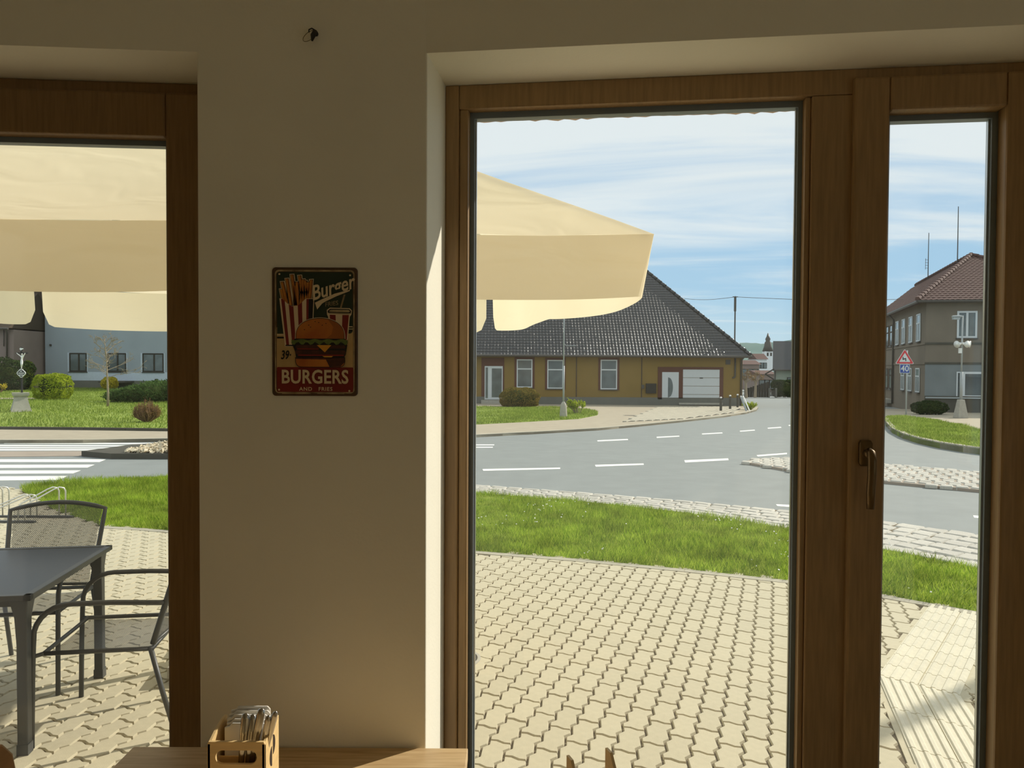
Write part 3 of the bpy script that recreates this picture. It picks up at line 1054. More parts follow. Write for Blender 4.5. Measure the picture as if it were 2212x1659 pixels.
def caddy(loc, rz, label, W=0.114, D=0.088, HF=0.157, HB=0.170, low=0.01):
    """plywood cutlery caddy: front with an oblong grip hole, sides rising to the back, divider, round cut mark on the side"""
    t = empty('cutlery_caddy', loc, rz, label, 'caddy', 'plywood cutlery caddies')
    th = 0.006
    # front panel with an oblong hole
    def ring(hw, hh, cz, r, n=6):
        pts = []
        for cx, cy, a0 in ((hw - r, hh - r, 0), (-hw + r, hh - r, PI / 2), (-hw + r, -hh + r, PI), (hw - r, -hh + r, 1.5 * PI)):
            for i in range(n + 1):
                a = a0 + PI / 2 * i / n
                pts.append((cx + r * math.cos(a), cz + cy + r * math.sin(a)))
        return pts
    inner = ring(0.041, 0.0140, HF - 0.031, 0.0138)
    n = len(inner)
    outer = []
    for x, z in inner:                                     # push hole points out to the panel border
        dx, dz = x / 0.041, (z - (HF - 0.031)) / 0.014
        mdl = max(abs(dx), abs(dz))
        ox = dx / mdl * W / 2
        oz = (HF if dz > 0 else 0.0)
        zz = (HF - 0.031) + dz / mdl * (0.031 if dz > 0 else HF - 0.031)
        outer.append((ox, zz))
    mb = MB()
    vs = [(x, y, z) for y in (0, th) for (x, z) in inner] + [(x, y, z) for y in (0, th) for (x, z) in outer]
    fs = []
    for i in range(n):
        j = (i + 1) % n
        fs.append((i, j, 2 * n + j, 2 * n + i))
        fs.append((n + i, 3 * n + i, 3 * n + j, n + j))
        fs.append((i, n + i, n + j, j))
        fs.append((2 * n + i, 2 * n + j, 3 * n + j, 3 * n + i))
    mb.add(vs, fs)
    mb.build('front_panel', 'ply', t, False)
    prof = [(0.0, 0.0), (D, 0.0), (D, HB), (D - 0.02, HB), (0.03, HF + 0.006), (0.012, HF), (0.0, HF - 0.004)]
    for s in (-1, 1):
        mb = MB()
        x0 = s * W / 2
        mb.prism([(x0, y, z) for y, z in prof], [(x0 - s * th, y, z) for y, z in prof])
        sp = mb.build('side_panel', 'ply', t, False, bevel=0.0008)
        for q in (-1, 1):                                  # two half-moon cut marks
            mk = MB()
            c = (0.046, HF - 0.040)
            ps = [(c[0] + 0.003 * q + 0.014 * q * max(0.02, math.sin(PI * i / 12)), c[1] + 0.010 * q - 0.020 * math.cos(PI * i / 12)) for i in range(13)]
            mk.prism([(x0 + s * 0.0006, y, z) for y, z in ps], [(x0 - s * 0.0002, y, z) for y, z in ps])
            mk.build('cut_mark', 'burnt', sp, False, label='dark half-moon cut mark')
    mb = MB()
    mb.box(-W / 2 + th, W / 2 - th, D - th, D, 0, HB - low)
    mb.build('back_panel', 'ply', t, False)
    mb = MB()
    mb.box(-W / 2 + th, W / 2 - th, 0.040, 0.040 + 0.003, 0.006, HF - 0.05)
    mb.build('divider', 'ply', t, False)
    mb = MB()
    mb.box(-W / 2 + th, W / 2 - th, th, D - th, 0.0, 0.006)
    mb.build('bottom', 'ply', t, False)
    return t


cd_y = 1.450
cxm = at(510, 1640, cd_y).x
cadd = caddy((cxm, cd_y, TZ), 0, 'plywood cutlery caddy with grip hole on the table under the burger sign')


def napkins(cx, y0, z, k, label):
    t = empty('napkin_stack', (cx, y0, z), 0, label, 'napkins')
    for i in range(k):
        mb = MB()
        y = y0 + i * 0.0060
        h = 0.166 + 0.003 * (i % 3) + 0.003 * i
        w0 = 0.043 - 0.002 * (i % 2)
        pts = [(cx - w0, z), (cx + w0, z), (cx + w0, z + h - 0.006), (cx + w0 - 0.006, z + h), (cx - w0 + 0.016, z + h), (cx - w0 + 0.01, z + h - 0.007), (cx - w0, z + h - 0.009)]
        mb.prism([(x, y, q) for x, q in pts], [(x, y + 0.0050, q) for x, q in pts])
        mb.build('napkin', 'napkin', t, True, bevel=0.002)
    return t


napkins(cxm + 0.002, cd_y + 0.0455, TZ + 0.0065, 6, 'folded white paper napkins upright in the caddy under the burger sign')
zf = TZ + 0.0075
for i, (px, py, yy, fx, kind, lab) in enumerate((
        (531, 1540, 1.478, 0.000, 'knife', 'steel knife standing leftmost in the caddy, nearly upright'),
        (546, 1543, 1.481, 0.012, 'fork', 'steel fork standing second from the left in the caddy'),
        (566, 1530, 1.474, 0.010, 'knife', 'tallest steel knife leaning right in the caddy'),
        (581, 1545, 1.470, 0.022, 'fork', 'slim steel fork leaning right in front of the bright napkin'),
        (592, 1541, 1.476, 0.030, 'fork', 'steel fork with a bright tip leaning far right, second highest'),
        (596, 1536, 1.470, 0.024, 'knife', 'rightmost steel knife in the caddy, glinting at its tip'))):
    top = at(px, py, yy)
    foot = Vector((cxm + fx - 0.005, cd_y + 0.012 + 0.0045 * i, zf))
    cutlery(kind, None, top, foot, 0.017 if i < 3 else 0.012, 'table_knife' if kind == 'knife' else 'table_fork', lab, 'cutlery in the plywood caddy')

c2y = 1.36
c2x = at(1335, 1640, c2y).x
cad2 = caddy((c2x - 0.03, c2y - 0.05, TZ), R_(20), 'narrow plywood holder whose two upright tips show at the bottom of the wide window', W=0.088, D=0.10, HF=0.09, HB=0.165, low=0.08)
for _ in range(40):                                       # slide it on the table until its tall right-hand corner stands where it is seen
    cz, sz_2 = math.cos(R_(20)), math.sin(R_(20))
    L0 = cad2.location
    px, py = proj((L0.x + cz * 0.044 - sz_2 * 0.10, L0.y + sz_2 * 0.044 + cz * 0.10, TZ + 0.165))
    L0.x += (1313 - px) * 0.0006
    L0.y -= (1614 - py) * 0.0006

# wooden cafe chair at the far end of the table: only the corner of its back reaches into the picture
chx, chy = at(12, 1630, 1.50).x, 1.50
t = empty('wooden_chair', (chx - 0.20, 1.32, FLOOR), 0, 'beech cafe chair at the left end of the table, curved back corner showing', 'chair')
for (x, y, h) in ((chx - 0.42, 1.12, 0.44), (chx - 0.42, 1.50, 0.44)):
    mb = MB()
    mb.tube([(x, y, FLOOR), (x, y, FLOOR + h)], [0.014, 0.019], 10)
    mb.build('leg', 'chair_wood', t)
for y in (1.11, 1.51):
    mb = MB()
    mb.tube([(chx + 0.035, y, FLOOR), (chx - 0.01, y, FLOOR + 0.44), (chx - 0.012, y, FLOOR + 0.78)], [0.014, 0.02, 0.016], 10)
    mb.build('leg', 'chair_wood', t)
mb = MB()
mb.box(chx - 0.44, chx - 0.02, 1.10, 1.52, FLOOR + 0.44, FLOOR + 0.468)
mb.build('seat', 'chair_wood', t, bevel=0.01)
mb = MB()
zb = at(4, 1592, 1.5).z
pts = [(1.10, FLOOR + 0.62), (1.52, FLOOR + 0.62), (1.535, zb - 0.10), (1.522, zb - 0.045), (1.49, zb - 0.008), (1.43, zb), (1.18, zb), (1.12, zb - 0.01), (1.085, zb - 0.06), (1.08, zb - 0.12)]
mb.prism([(chx - 0.022, y, z) for y, z in pts], [(chx + 0.002, y, z) for y, z in pts])
mb.build('backrest', 'chair_wood', t, bevel=0.005)

# hook and wire loop above the sign
hp = at(682, 72, 1.735)
t = empty('wall_hook', hp, 0, 'small dark wall hook with a thin wire loop high above the burger sign', 'hook')
mb = MB()
mb.tube([hp + Vector((0, 0.004, 0)), hp + Vector((0, -0.006, 0))], 0.0055, 12)
mb.tube([hp + Vector((0.002, -0.004, 0.004)), hp + Vector((-0.006, -0.012, 0.006)), hp + Vector((-0.012, -0.014, 0.002)), hp + Vector((-0.012, -0.014, -0.004))], 0.0016, 6)
mb.tube([hp + Vector((0.0, -0.006, 0.002)), hp + Vector((-0.003, -0.012, -0.010)), hp + Vector((-0.006, -0.010, -0.022))], [0.005, 0.006, 0.002], 8)
mb.build('plug', 'black_metal', t, True, smooth=True)
mb = MB()
lp = []
ca, sa = math.cos(R_(38)), math.sin(R_(38))
for i in range(20):
    a = 2 * PI * i / 20
    u, v = 0.018 * math.cos(a), 0.0085 * math.sin(a)
    lp.append(hp + Vector((-0.012 + u * ca - v * sa, -0.009, -0.010 + u * sa + v * ca)))
mb.tube(lp, 0.0007, 6, closed=True)
mb.build('wire_loop', 'wire_clear', t, True, smooth=True)

# tin burger sign -------------------------------------------------
SW, SH = 0.200, 0.3005
sg_c = at(681.0, 717.0, 1.7395)
sign = empty('tin_sign', (sg_c.x, 1.7395, sg_c.z), 0, 'vintage tin sign printed with a burger, fries and a drink on the wall', 'sign')
KX, KY = SW / 945.0, SH / 1425.0            # layout of the print: width 945, height 1425, origin top left


def sx_(u):
    return (u - 472.5) * KX


def sz_(v):
    return (712.5 - v) * KY


_layer = [0]


def flat(name, polys, m_, lay=None, parent=None):
    """thin printed area(s) on the face of the sign"""
    _layer[0] += 1
    y = -0.0042 - 0.00012 * (_layer[0] if lay is None else lay)
    for poly in polys:
        mb = MB()
        ps = [(sx_(u), sz_(v)) for u, v in poly]
        mb.add([(x, y, z) for x, z in ps], [tuple(range(len(ps)))])
        mb.build(name, m_, parent or sign, False)


def rrect(u0, v0, u1, v1, r, n=6):
    pts = []
    for cu, cv, a0 in ((u1 - r, v0 + r, -PI / 2), (u1 - r, v1 - r, 0), (u0 + r, v1 - r, PI / 2), (u0 + r, v0 + r, PI)):
        for i in range(n + 1):
            a = a0 + PI / 2 * i / n
            pts.append((cu + r * math.cos(a), cv + r * math.sin(a)))
    return pts


mb = MB()
rr = rrect(0, 0, 945, 1425, 42)
rin = rrect(10, 10, 935, 1415, 36)
mb.prism([(sx_(u), 0, sz_(v)) for u, v in rr], [(sx_(u), -0.003, sz_(v)) for u, v in rr])
mb.prism([(sx_(u), -0.003, sz_(v)) for u, v in rr], [(sx_(u), -0.0042, sz_(v)) for u, v in rin])
mb.build('tin_plate', 'p_frame', sign, False)
flat('pale_border', [rrect(32, 28, 912, 1395, 45)], 'p_edge')
flat('dark_border', [rrect(46, 46, 900, 1378, 40)], 'p_frame')
flat('cream_ground', [rrect(52, 660, 896, 1150, 8)], 'p_cream')
flat('green_ground', [rrect(56, 52, 892, 730, 34)], 'p_green')
flat('green_band', [[(56, 640), (300, 640), (300, 735), (56, 735)], [(830, 560), (892, 560), (892, 640), (830, 640)]], 'p_green')
flat('white_stripe', [[(56, 742), (150, 742), (150, 752), (56, 752)], [(850, 650), (892, 650), (892, 660), (850, 660)], [(850, 676), (892, 676), (892, 684), (850, 684)]], 'p_white')
flat('dark_stripe', [[(56, 768), (150, 768), (150, 788), (56, 788)], [(850, 694), (892, 694), (892, 706), (850, 706)]], 'p_black')
flat('red_panel', [rrect(54, 1105, 898, 1380, 12)], 'p_red')
flat('bottom_edge', [[(110, 1390), (430, 1390), (430, 1402), (110, 1402)], [(500, 1390), (800, 1390), (800, 1402), (500, 1402)]], 'p_edge')
# fries
fry = [(98, 165, 150, 400), (150, 130, 195, 420), (205, 85, 250, 420), (290, 95, 335, 420), (350, 150, 390, 400), (420, 140, 395, 400), (88, 245, 120, 400), (260, 165, 270, 420), (385, 165, 350, 420), (235, 205, 250, 440), (330, 135, 300, 430)]
flat('fries_outline', [[(a - 10, b - 10), (a + 44, b - 14), (c + 46, d), (c - 12, d)] for a, b, c, d in fry], 'p_white')
flat('fries_shadow', [[(a - 3, b - 3), (a + 37, b - 7), (c + 38, d), (c - 4, d)] for a, b, c, d in fry], 'p_black')
flat('fries', [[(a + 2, b + 2), (a + 22, b - 2), (c + 22, d), (c + 2, d)] for a, b, c, d in fry], 'p_fry')
flat('fries_side', [[(a + 22, b - 2), (a + 33, b + 2), (c + 33, d), (c + 22, d)] for a, b, c, d in fry], 'p_fry2')
arc = [(150 + 160 * i / 12, 355 + 75 * math.sin(PI * i / 12)) for i in range(13)]
box_out = [(92, 348)] + [(120 + 250 * i / 12, 350 + 82 * math.sin(PI * i / 12)) for i in range(13)] + [(460, 348), (440, 868), (152, 868)]
flat('fries_box_outline', [[(u + (-8 if u < 250 else 8), v + (8 if v > 600 else -4)) for u, v in box_out]], 'p_white')
flat('fries_box', [box_out], 'p_white')


def strip(f0, f1):
    """a stripe of the tapering box between two fractions of its width, its top following the scooped edge"""
    n = 5
    top, bot = [], []
    for i in range(n + 1):
        f = f0 + (f1 - f0) * i / n
        ut = 92 + 368 * f
        q = (ut - 120) / 250
        vt = 350 + (82 * math.sin(PI * q) if 0 < q < 1 else 0)
        top.append((ut, vt))
        bot.append((152 + 288 * f, 868))
    return top + bot[::-1]


flat('fries_box_stripe', [strip(0.03, 0.14), strip(0.26, 0.40), strip(0.53, 0.66), strip(0.79, 0.86)], 'p_red')
flat('fries_box_shadow', [strip(0.86, 1.0), [(152, 858), (440, 858), (440, 872), (152, 872)]], 'p_black')
# cup
flat('cup_outline', [[(608, 470), (642, 445), (862, 450), (886, 476), (880, 520), (862, 545), (840, 800), (650, 800), (622, 545), (610, 520)]], 'p_white')
flat('cup', [[(630, 510), (862, 515), (832, 800), (655, 800)]], 'p_white')
flat('cup_stripe', [[(640, 522), (705, 525), (712, 800), (662, 800)], [(780, 525), (852, 525), (828, 800), (772, 800)]], 'p_red')
flat('cup_lid', [[(618, 480), (645, 456), (855, 460), (878, 482), (872, 508), (850, 516), (640, 510), (620, 502)]], 'p_black')
flat('lid_rim', [[(632, 484), (650, 468), (850, 470), (866, 486), (850, 494), (648, 492)], [(626, 500), (866, 506), (864, 512), (628, 506)]], 'p_edge')
flat('straw', [[(752, 452), (770, 452), (815, 300), (795, 300)]], 'p_edge')
# burger
bun = [(270, 788)] + [(270 + 530 * (0.5 - 0.5 * math.cos(PI * i / 24)), 788 - 222 * math.sin(PI * i / 24) ** 0.72) for i in range(1, 24)] + [(800, 788)]
flat('bun_outline', [[(535 + (u - 535) * 1.05, 700 + (v - 700) * 1.09) for u, v in bun]], 'p_white')
flat('bun_line', [[(535 + (u - 535) * 1.025, 700 + (v - 700) * 1.05) for u, v in bun]], 'p_black')
flat('bun_top', [bun], 'p_bun')
flat('bun_shade', [[(620, 575), (700, 600), (770, 660), (800, 760), (798, 788), (600, 788), (660, 740), (680, 660)]], 'p_fry2')
flat('sesame', [[(u - 9, v), (u, v - 5), (u + 9, v - 2), (u, v + 6)] for u, v in ((410, 640), (430, 662), (362, 690), (520, 610), (560, 640), (480, 600), (600, 620))], 'p_black')
flat('filling_dark', [[(255, 790), (815, 790), (835, 860), (820, 960), (800, 1000), (270, 1000), (258, 930), (228, 850)]], 'p_black')
lt = [(220 + 620 * i / 24, 800 + 8 * math.sin(i * 1.1)) for i in range(25)] + [(840 - 620 * i / 24, 842 + 18 * math.sin(i * 1.7)) for i in range(25)]
flat('lettuce', [lt], 'p_leaf')
flat('patty', [rrect(265, 860, 815, 898, 18), rrect(262, 918, 818, 962, 20)], 'p_meat')
flat('tomato', [rrect(280, 898, 520, 910, 5), rrect(290, 964, 800, 980, 6)], 'p_red')
flat('cheese', [[(500, 860), (660, 860), (588, 940)], [(560, 980), (680, 980), (630, 1020)]], 'p_cheese')
bb = [(268, 1000), (805, 1000), (806, 1040)] + [(806 - 60 * (1 - math.cos(PI / 2 * i / 6)), 1040 + 60 * math.sin(PI / 2 * i / 6)) for i in range(7)] + [(330 - 62 * math.sin(PI / 2 * i / 6), 1100 - 60 * (1 - math.cos(PI / 2 * i / 6))) for i in range(7)]
flat('bottom_bun_line', [[(537 + (u - 537) * 1.025, 1050 + (v - 1050) * 1.12) for u, v in bb]], 'p_black')
flat('bottom_bun', [bb], 'p_bun')
flat('bottom_bun_shade', [[(268, 1000), (805, 1000), (806, 1022), (268, 1014)], [(600, 1020), (806, 1022), (806, 1050), (760, 1098), (640, 1100)]], 'p_meat')
# swoosh and lettering
flat('swoosh', [[(480, 392), (560, 352), (700, 290), (868, 246), (862, 262), (720, 318), (600, 376), (560, 400), (505, 466)]], 'p_white')
_layer[0] += 2


def sign_text(name, body, u, v, size, m_, ang=0, **kw):
    y = -0.0042 - 0.00012 * _layer[0]
    return text(name, body, size, m_, sign, (sx_(u), y, sz_(v)), (PI / 2, -R_(ang), 0), **kw)


sign_text('lettering', 'Burger', 665, 232, 0.0470, 'p_white', 17, shear=0.35, offset=0.0009, sx=0.80)
sign_text('lettering', 'FRIES', 662, 404, 0.0145, 'p_edge', 8, shear=0.15, sx=0.95)
sign_text('lettering', '39·', 158, 975, 0.0285, 'p_black', 0, shear=0.2, offset=0.0006, sx=0.68)
sign_text('lettering', 'BURGERS', 478, 1219, 0.0440, 'p_white', 0, offset=0.0011, sx=0.835, spacing=1.04)
sign_text('lettering', 'AND   FRIES', 490, 1348, 0.0122, 'p_white', 0, offset=0.0002, spacing=1.15, sx=1.05)
_layer[0] += 1
for u, v in ((90, 78), (868, 88), (84, 1356), (860, 1366)):
    flat('nail_hole', [[(u + 11 * math.cos(2 * PI * i / 10), v + 11 * math.sin(2 * PI * i / 10)) for i in range(10)]], 'p_white', lay=_layer[0])

# ------------------------------------------------------------------ GROUND OUTSIDE
# road: one broad sheet that follows the lie of the land
As = np.linspace(-1.5, 1.5, 121)
Ys = np.concatenate([np.linspace(2.0, 60, 60), np.linspace(66, 420, 40)])
gx, gy = np.meshgrid(As, Ys)
X = gx * np.maximum(gy, 9.0)
Z = zg_np(X, gy) - 0.045
V = np.stack([X, gy, Z], -1).reshape(-1, 3)
nA, nY = len(As), len(Ys)
Fq = np.array([(i * nA + j, i * nA + j + 1, (i + 1) * nA + j + 1, (i + 1) * nA + j) for i in range(nY - 1) for j in range(nA - 1)])
np_mesh('road', V, Fq, 'asphalt', None, 'structure')

# outlines on the ground
grass_edge = [G(227, 1137), G(300, 1141), G(362, 1146), G(700, 1172), G(1018, 1190), G(1250, 1208), G(1480, 1230), G(1710, 1255), G(1893, 1283), G(2117, 1323), G(2300, 1365)]
grass_back = [G(2300, 1262), G(2120, 1228), G(1893, 1183), G(1715, 1143), G(1480, 1107), G(1250, 1082), G(1018, 1063), G(700, 1044), G(362, 1028), G(190, 1037)]
grass_left = [G(70, 1046), G(40, 1056), G(75, 1075), G(120, 1102)]
grass_poly = grass_edge + grass_back + grass_left
cob_out = [G(690, 1030), G(1018, 1045), G(1250, 1062), G(1480, 1080), G(1715, 1102), G(1893, 1121), G(2120, 1153), G(2320, 1190)]
cob_in = [G(700, 1044), G(1018, 1063), G(1250, 1082), G(1480, 1107), G(1715, 1143), G(1893, 1183), G(2120, 1228), G(2320, 1266)]

terrace = empty('terrace', (0, 4, 0), kind='structure')
tpoly = [Vector((-9, 2.0, 0)), Vector((6.5, 1.2, 0)), Vector((6.5, 2.5, 0)), G(2300, 1365)] + [G(2117, 1323), G(1893, 1283), G(1710, 1255), G(1480, 1230), G(1250, 1208), G(1018, 1190), G(700, 1172), G(362, 1146), G(227, 1137), G(120, 1102), G(75, 1075), G(40, 1056), G(-60, 1046), G(-500, 1046)]
mb = MB()
tp = [Vector((p.x, p.y, 0)) for p in tpoly]
mb.prism([Vector((p.x, p.y, zg(p.x, p.y) - 0.14)) for p in tp], [Vector((p.x, p.y, zg(p.x, p.y) - 0.011)) for p in tp])
mb.build('joint_bed', 'joint', terrace)

# interlocking wave pavers
PL, PW, GJ = 0.225, 0.1125, 0.0042
AZ = R_(19.7)
ud = Vector((math.sin(AZ), math.cos(AZ), 0))           # along a column
vd = Vector((math.cos(AZ), -math.sin(AZ), 0))          # across


def paver_outline(g):
    am = 0.0105

    def side(u):
        q = (u / (PL / 2)) % 1.0
        if q < 0.35:
            return -am * q / 0.35
        if q < 0.65:
            return -am + 2 * am * (q - 0.35) / 0.30
        return am - am * (q - 0.65) / 0.35
    us = [0.0, 0.35 * PL / 2, 0.65 * PL / 2, 1.35 * PL / 2, 1.65 * PL / 2, PL]
    left = [(u, side(u)) for u in us]
    s_ = [(0.33, -0.0065), (0.67, 0.0065)]
    end1 = [(PL - b * 1.0, PW * a) for a, b in ((0.33, -0.0065), (0.67, 0.0065))]
    end0 = [(-b * 1.0, PW * a) for a, b in ((0.67, 0.0065), (0.33, -0.0065))]
    right = [(u, PW + side(u)) for u in reversed(us)]
    pts = left + end1 + right + end0
    cu, cv = PL / 2, PW / 2
    out = []
    n = len(pts)
    # inset the outline by g
    for i in range(n):
        p0, p1, p2 = Vector(pts[i - 1]), Vector(pts[i]), Vector(pts[(i + 1) % n])
        d1, d2 = (p1 - p0).normalized(), (p2 - p1).normalized()
        n1, n2 = Vector((-d1.y, d1.x)), Vector((-d2.y, d2.x))
        nn = (n1 + n2)
        nn = nn / max(0.4, nn.length_squared / 2) if nn.length > 1e-6 else n1
        out.append((p1 - nn * g))
    ar = sum(pts[i - 1][0] * pts[i][1] - pts[i][0] * pts[i - 1][1] for i in range(n))
    if ar > 0:
        out = []
        for i in range(n):
            p0, p1, p2 = Vector(pts[i - 1]), Vector(pts[i]), Vector(pts[(i + 1) % n])
            d1, d2 = (p1 - p0).normalized(), (p2 - p1).normalized()
            n1, n2 = Vector((-d1.y, d1.x)), Vector((-d2.y, d2.x))
            nn = (n1 + n2)
            nn = nn / max(0.4, nn.length_squared / 2)
            out.append((p1 + nn * g))
    return [((p.x - cu), (p.y - cv)) for p in out]


o_top, o_bot = paver_outline(GJ + 0.0040), paver_outline(GJ)
pv = [tuple(ud * a + vd * b + Vector((0, 0, 0.0))) for a, b in o_top] + [tuple(ud * a + vd * b + Vector((0, 0, -0.012))) for a, b in o_bot]
npv = len(o_top)
pf = [tuple(range(npv))] + [(i, npv + i, npv + (i + 1) % npv, (i + 1) % npv) for i in range(npv)]
pm = MB()
pm.add(pv, pf)
paver_me = pm.mesh('paver', 'paver')
cells = []
for i in range(-130, 90):
    for j in range(-60, 70):
        c = Vector((1.0, 4.0, 0)) + ud * (PL * (j + (0.5 if i % 2 else 0.0))) + vd * (PW * i)
        if c.y < 2.0 or c.y > 13 or abs(c.x) > 9:
            continue
        cells.append(c)
cells = np.array([(c.x, c.y) for c in cells])
cells = cells[inside(tpoly, cells[:, 0], cells[:, 1])]
# pale tactile strips lie in the paving
ta, tb, tcn = G(1895, 1459), G(2008, 1306), G(1980, 1659)
d1 = (tb - ta).normalized()
c1 = Vector((d1.y, -d1.x, 0))
d2 = (tcn - ta).normalized()
c2 = Vector((-d2.y, d2.x, 0))
L1 = (tb - ta).length
tact1 = [ta, tb, tb + c1 * 0.42, ta + c1 * 0.42]
tact2 = [ta, ta + c1 * 0.42, ta + c1 * 0.42 + d2 * 1.9, ta + d2 * 1.9]
def shrink(poly, d):
    c = sum(poly, Vector()) / len(poly)
    return [c + (p - c) * (1 - d / 0.21) if False else p + (c - p).normalized() * d for p in poly]


k1 = inside(shrink(tact1, 0.06), cells[:, 0], cells[:, 1]) | inside(shrink(tact2, 0.06), cells[:, 0], cells[:, 1])
drain_c = Vector((-0.335, 4.40, 0))
drain_r = 0.155
k2 = np.hypot(cells[:, 0] - drain_c.x, cells[:, 1] - drain_c.y) < drain_r - 0.005
cells = cells[~(k1 | k2)]


def seen(px, py):
    return 830 < py < 1690 and (-20 < px < 372 or 1008 < px < 1735 or 1880 < px < 2130)


big, rest = [], []
order = sorted(range(len(cells)), key=lambda i: cells[i][1])
for i in order:
    px, py = proj((cells[i][0], cells[i][1], 0))
    (big if (len(big) < 300 and seen(px, py)) else rest).append(cells[i])
for q in big:
    o = link('paver', paver_me, terrace)
    o.location = (q[0], q[1] - 4.0, random.uniform(-0.0012, 0.0012))
pva = np.array(pv)
rest = np.array(rest)
zz = zg_np(rest[:, 0], rest[:, 1])
V = (pva[None, :, :] + np.stack([rest[:, 0], rest[:, 1] - 4.0, zz + rng.uniform(-0.0012, 0.0012, len(rest))], 1)[:, None, :]).reshape(-1, 3)
mbf = MB()
mbf.v = [tuple(x) for x in V]
for i in range(len(rest)):
    for f in pf:
        mbf.f.append([k + i * len(pv) for k in f])
        mbf.mi.append(0)
me = bpy.data.meshes.new('pavers_beyond')
me.from_pydata(mbf.v, [], mbf.f)
me.materials.append(M['paver'])
o = link('pavers_beyond', me, terrace)
o['kind'] = 'stuff'


# kerb stones along the edge of the grass
def kerb(parent, line, w, z0, z1, step, name='kerb_stone', m_='kerb', side=1):
    pts = []
    for a, b in zip(line[:-1], line[1:]):
        n = max(1, round((b - a).length / step))
        for i in range(n):
            pts.append((a.lerp(b, i / n), a.lerp(b, (i + 1) / n)))
    for a, b in pts:
        a = Vector((a.x, a.y, 0))
        b = Vector((b.x, b.y, 0))
        t = (b - a).normalized()
        nn = Vector((-t.y, t.x, 0)) * side
        g = t * 0.004
        a, b = a + g, b - g
        za, zb_ = zg(a.x, a.y), zg(b.x, b.y)
        mb = MB()
        mb.prism([a + Vector((0, 0, za + z0)), b + Vector((0, 0, zb_ + z0)), b + nn * w + Vector((0, 0, zb_ + z0)), a + nn * w + Vector((0, 0, za + z0))],
                 [a + Vector((0, 0, za + z1)), b + Vector((0, 0, zb_ + z1)), b + nn * w + Vector((0, 0, zb_ + z1)), a + nn * w + Vector((0, 0, za + z1))])
        mb.build(name, m_, parent, True)


kerb(terrace, grass_edge, 0.085, -0.10, 0.004, 1.0, side=-1)


# tactile slabs: ribbed plates
def tactile(parent, org, d, c, nl, nc, ll, lc, ribs=4):
    for i in range(nl):
        for j in range(nc):
            mb = MB()
            prof = [(0.0, 0.0)]
            for r in range(ribs):
                b = (r + 0.5) / ribs
                q = 0.5 / ribs
                prof += [(b - q * 0.62, 0.0), (b - q * 0.40, 0.0075), (b + q * 0.25, 0.0075), (b + q * 0.55, 0.0)]
            prof += [(1.0, 0.0)]
            o0 = org + d * (ll * i) + c * (lc * j)
            gap = 0.003
            lo, hi = [], []
            for u, h in prof:
                u2 = min(max(u * lc, gap), lc - gap)
                lo.append(o0 + d * gap + c * u2 + Vector((0, 0, h + 0.002)))
                hi.append(o0 + d * (ll - gap) + c * u2 + Vector((0, 0, h + 0.002)))
            lo2 = [lo[0] - Vector((0, 0, 0.014))] + lo + [lo[-1] - Vector((0, 0, 0.014))]
            hi2 = [hi[0] - Vector((0, 0, 0.014))] + hi + [hi[-1] - Vector((0, 0, 0.014))]
            mb.prism(lo2, hi2)
            mb.build('tactile_slab', 'tactile', parent, True, label='pale ribbed tactile slab')


tactile(terrace, ta, d1, c1, 8, 2, L1 / 8, 0.205)
tactile(terrace, ta + d2 * 0.004, d2, c1, 4, 2, 0.42, 0.205)
for nm, org, d, c, L_ in (('mortar_edge', ta, d1, c1, L1), ('mortar_edge', ta, d2, c1, 1.7)):
    mb = MB()
    q = [org - c * 0.03, org + c * 0.44, org + c * 0.44 + d * L_, org - c * 0.03 + d * L_]
    mb.prism([p + Vector((0, 0, -0.02)) for p in q], [p + Vector((0, 0, -0.0035)) for p in q])
    mb.build(nm, 'paver', terrace)

# drain cover
t = empty('drain_cover', drain_c, 0, 'round grey ribbed drain cover in the paving beside the wide window frame', 'drain cover')
mb = MB()
mb.lathe([(drain_r, -0.03), (drain_r, 0.003), (drain_r - 0.018, 0.004), (drain_r - 0.020, -0.004)], 40)
mb.build('rim', 'concrete', t, False, smooth=False)
mb = MB()
mb.lathe([(drain_r + 0.05, -0.02), (drain_r + 0.05, -0.0035)], 30)
mb.build('mortar_ring', 'paver', t, False)
for i in range(-7, 8):
    w = math.sqrt(max(0, (drain_r - 0.02) ** 2 - (i * 0.018) ** 2))
    if w < 0.03:
        continue
    mb = MB()
    mb.box(-w, w, i * 0.018 - 0.006, i * 0.018 + 0.006, -0.012, 0.002)
    mb.build('rib', 'iron', t, False)

# near grass strip
lawn = empty('grass_strip', (0, 8, 0), kind='structure')
mb = MB()
gp = [Vector((p.x, p.y, zg(p.x, p.y))) for p in grass_poly]
mb.prism([p - Vector((0, 0, 0.12)) for p in gp], [p - Vector((0, 0, 0.002)) for p in gp])
mb.build('turf', 'soil', lawn)
grass_blades('grass', [p for p in grass_poly if True], 110000, 0.07, 0.0036, 'grass', lawn, 0.0, 0.95, 2.2)
# daisies in the grass
P = []
for _ in range(5000):
    x, y = rng.uniform(-4.5, 5), rng.uniform(5.2, 11)
    if noise.noise(Vector((x * 0.9, y * 0.9, 5.0))) > 0.15 and inside(grass_poly, np.array([x]), np.array([y]))[0]:
        P.append((x, y - 8, zg(x, y) + rng.uniform(0.05, 0.085)))
    if len(P) > 260:
        break
V, Fc = leaf_cloud(np.array(P), np.tile([0, -0.4, 1.0], (len(P), 1)), 0.008, 1.0, 0.4)
np_mesh('daisies', V, Fc, 'daisy', lawn, 'stuff')

